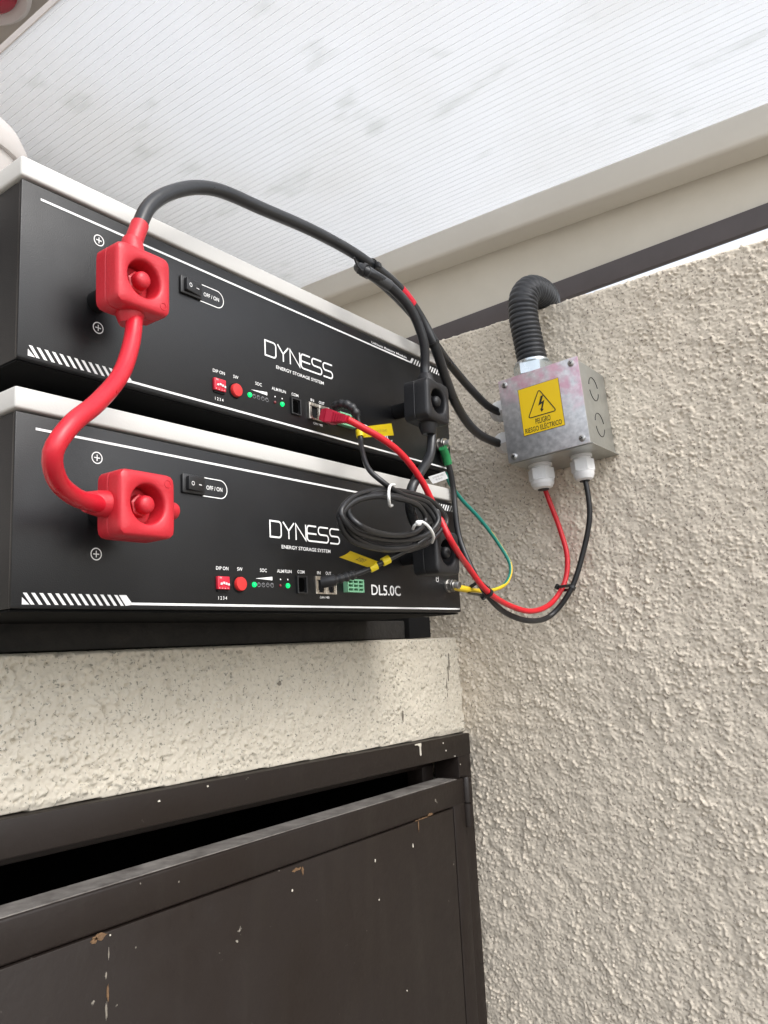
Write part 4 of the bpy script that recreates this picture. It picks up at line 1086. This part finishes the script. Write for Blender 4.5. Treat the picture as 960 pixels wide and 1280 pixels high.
# knock-outs on the side that faces the viewer
for cc, b in ((-0.036, 0.0195), (-0.038, -0.0190)):
    pts = [Vector((hs + 0.0001, b + 0.0125 * math.sin(t), cc + 0.0115 * math.cos(t))) for t in np.linspace(0.25, math.pi - .25, 20)]
    pt2 = [Vector((hs + 0.0001, b + 0.0125 * math.sin(t), cc + 0.0115 * math.cos(t))) for t in np.linspace(math.pi + .25, 2 * math.pi - .25, 20)]
    bm = bmesh.new(); add_tube(bm, pts, 0.0005, 6); add_tube(bm, pt2, 0.0005, 6)
    link('knockout', bm_mesh(bm, True), M['ink'], body)
# glands
def gland(name_, a, b, c, d, r=0.0135, up_=1):
    ax = Vector(d)
    g_ = lathe('cable_gland', [(0.0001, 0), (r * .92, 0), (r * .92, 0.0036), (r * .78, 0.004), (r * .78, 0.006), (r, 0.0064), (r, 0.0175), (r * .93, 0.0188), (r * .90, 0.0195), (r * .88, 0.0225), (r * .72, 0.0265), (r * .46, 0.0280), (0.0001, 0.0281)],
               M['gland'], JB, (a, b, c), d, 48, {5, 6}, 22)
    lathe('seal', [(0.0001, 0), (r * .45, 0), (r * .42, 0.0010), (0.0001, 0.0011)], M['rubber'], g_, Vector((a, b, c)) + ax * 0.0279, d, 20)
    return g_
for a, b, c, d, r_ in ((-hs - 0.001, 0.0250, -0.0335, (-1, 0, 0), 0.0130), (-hs - 0.001, -0.0112, -0.0335, (-1, 0, 0), 0.0130),
                       (-0.0255, -hs - 0.0005, -0.0335, (0, -1, 0), 0.0138), (0.0190, -hs - 0.0005, -0.0385, (0, -1, 0), 0.0122)):
    gland('cable_gland', a, b, c, d, r_)

# threaded steel connector and corrugated conduit
cn = lathe('conduit_connector', [(0.0001, 0), (0.0185, 0), (0.0190, 0.0008), (0.0190, 0.0080), (0.0185, 0.0085), (0.0212, 0.0090), (0.0212, 0.0205), (0.0204, 0.0216), (0.0190, 0.0220), (0.0188, 0.0245), (0.0165, 0.0250), (0.0001, 0.0251)],
           M['zinc'], JB, (-0.0178, hs - 0.001, -0.0330), (0, 1, 0), 48, {5, 6}, 25)
CONDUIT = [(0.5600, -0.0392, 0.2660), (0.5600, -0.0378, 0.2767), (0.5600, -0.0350, 0.3000), (0.5590, -0.0330, 0.3240), (0.5620, -0.0335, 0.3450), (0.5730, -0.0360, 0.3580), (0.5900, -0.0380, 0.3625),
           (0.6150, -0.0360, 0.3630), (0.6500, -0.0200, 0.3630), (0.7200, 0.0080, 0.3620), (0.7700, 0.0300, 0.3400), (0.7900, 0.0400, 0.2500)]

pth = resample(spline(CONDUIT, 0.001), 0.00105)
bm = bmesh.new()
def corr(i, c):
    t = (i % 5) / 5.0
    return 0.0148 + 0.0016 * (0.0, 0.75, 1.0, 0.95, 0.45)[i % 5]
add_tube(bm, pth, corr, 28)
tag(link('corrugated_conduit', bm_mesh(bm, True, 70), M['conduit']), 'dark grey corrugated conduit bending from the metal box over the wall top', 'conduit')

# ------------------------------------------------------------ odd things at the left edge
tb = thing('plastic_tub', 'cloudy white plastic tub standing on the upper battery at the left edge', 'tub', (0.0040, 0.110, PITCH + HB + LT + 0.0005))
lathe('tub_body', [(0.0001, 0.0), (0.040, 0.0), (0.045, 0.003), (0.050, 0.030), (0.0505, 0.044), (0.0001, 0.045)], M['cream'], tb, (0, 0, 0), (0, 0, 1), 48)
lathe('tub_lid', [(0.0001, 0.0422), (0.0530, 0.0422), (0.0540, 0.045), (0.0535, 0.054), (0.049, 0.064), (0.038, 0.072), (0.020, 0.076), (0.0001, 0.077)], M['cream'], tb, (0, 0, 0), (0, 0, 1), 48)
rd = thing('ceiling_lamp', 'round dark red lens with a white rim under the added grey overhang, top left', 'lamp', (0.258, 0.600, 0.92))
lathe('rim', [(0.050, 0.0), (0.068, 0.0), (0.070, 0.006), (0.068, 0.022), (0.062, 0.026), (0.057, 0.022), (0.052, 0.016)], M['rim'], rd, (0, 0, 0), (0, 0, -1), 48)
lathe('lens', [(0.0001, 0.0), (0.0515, 0.0), (0.0515, 0.010), (0.050, 0.020), (0.038, 0.030), (0.0001, 0.036)], M['red_glass'], rd, (0, 0, 0), (0, 0, -1), 48)
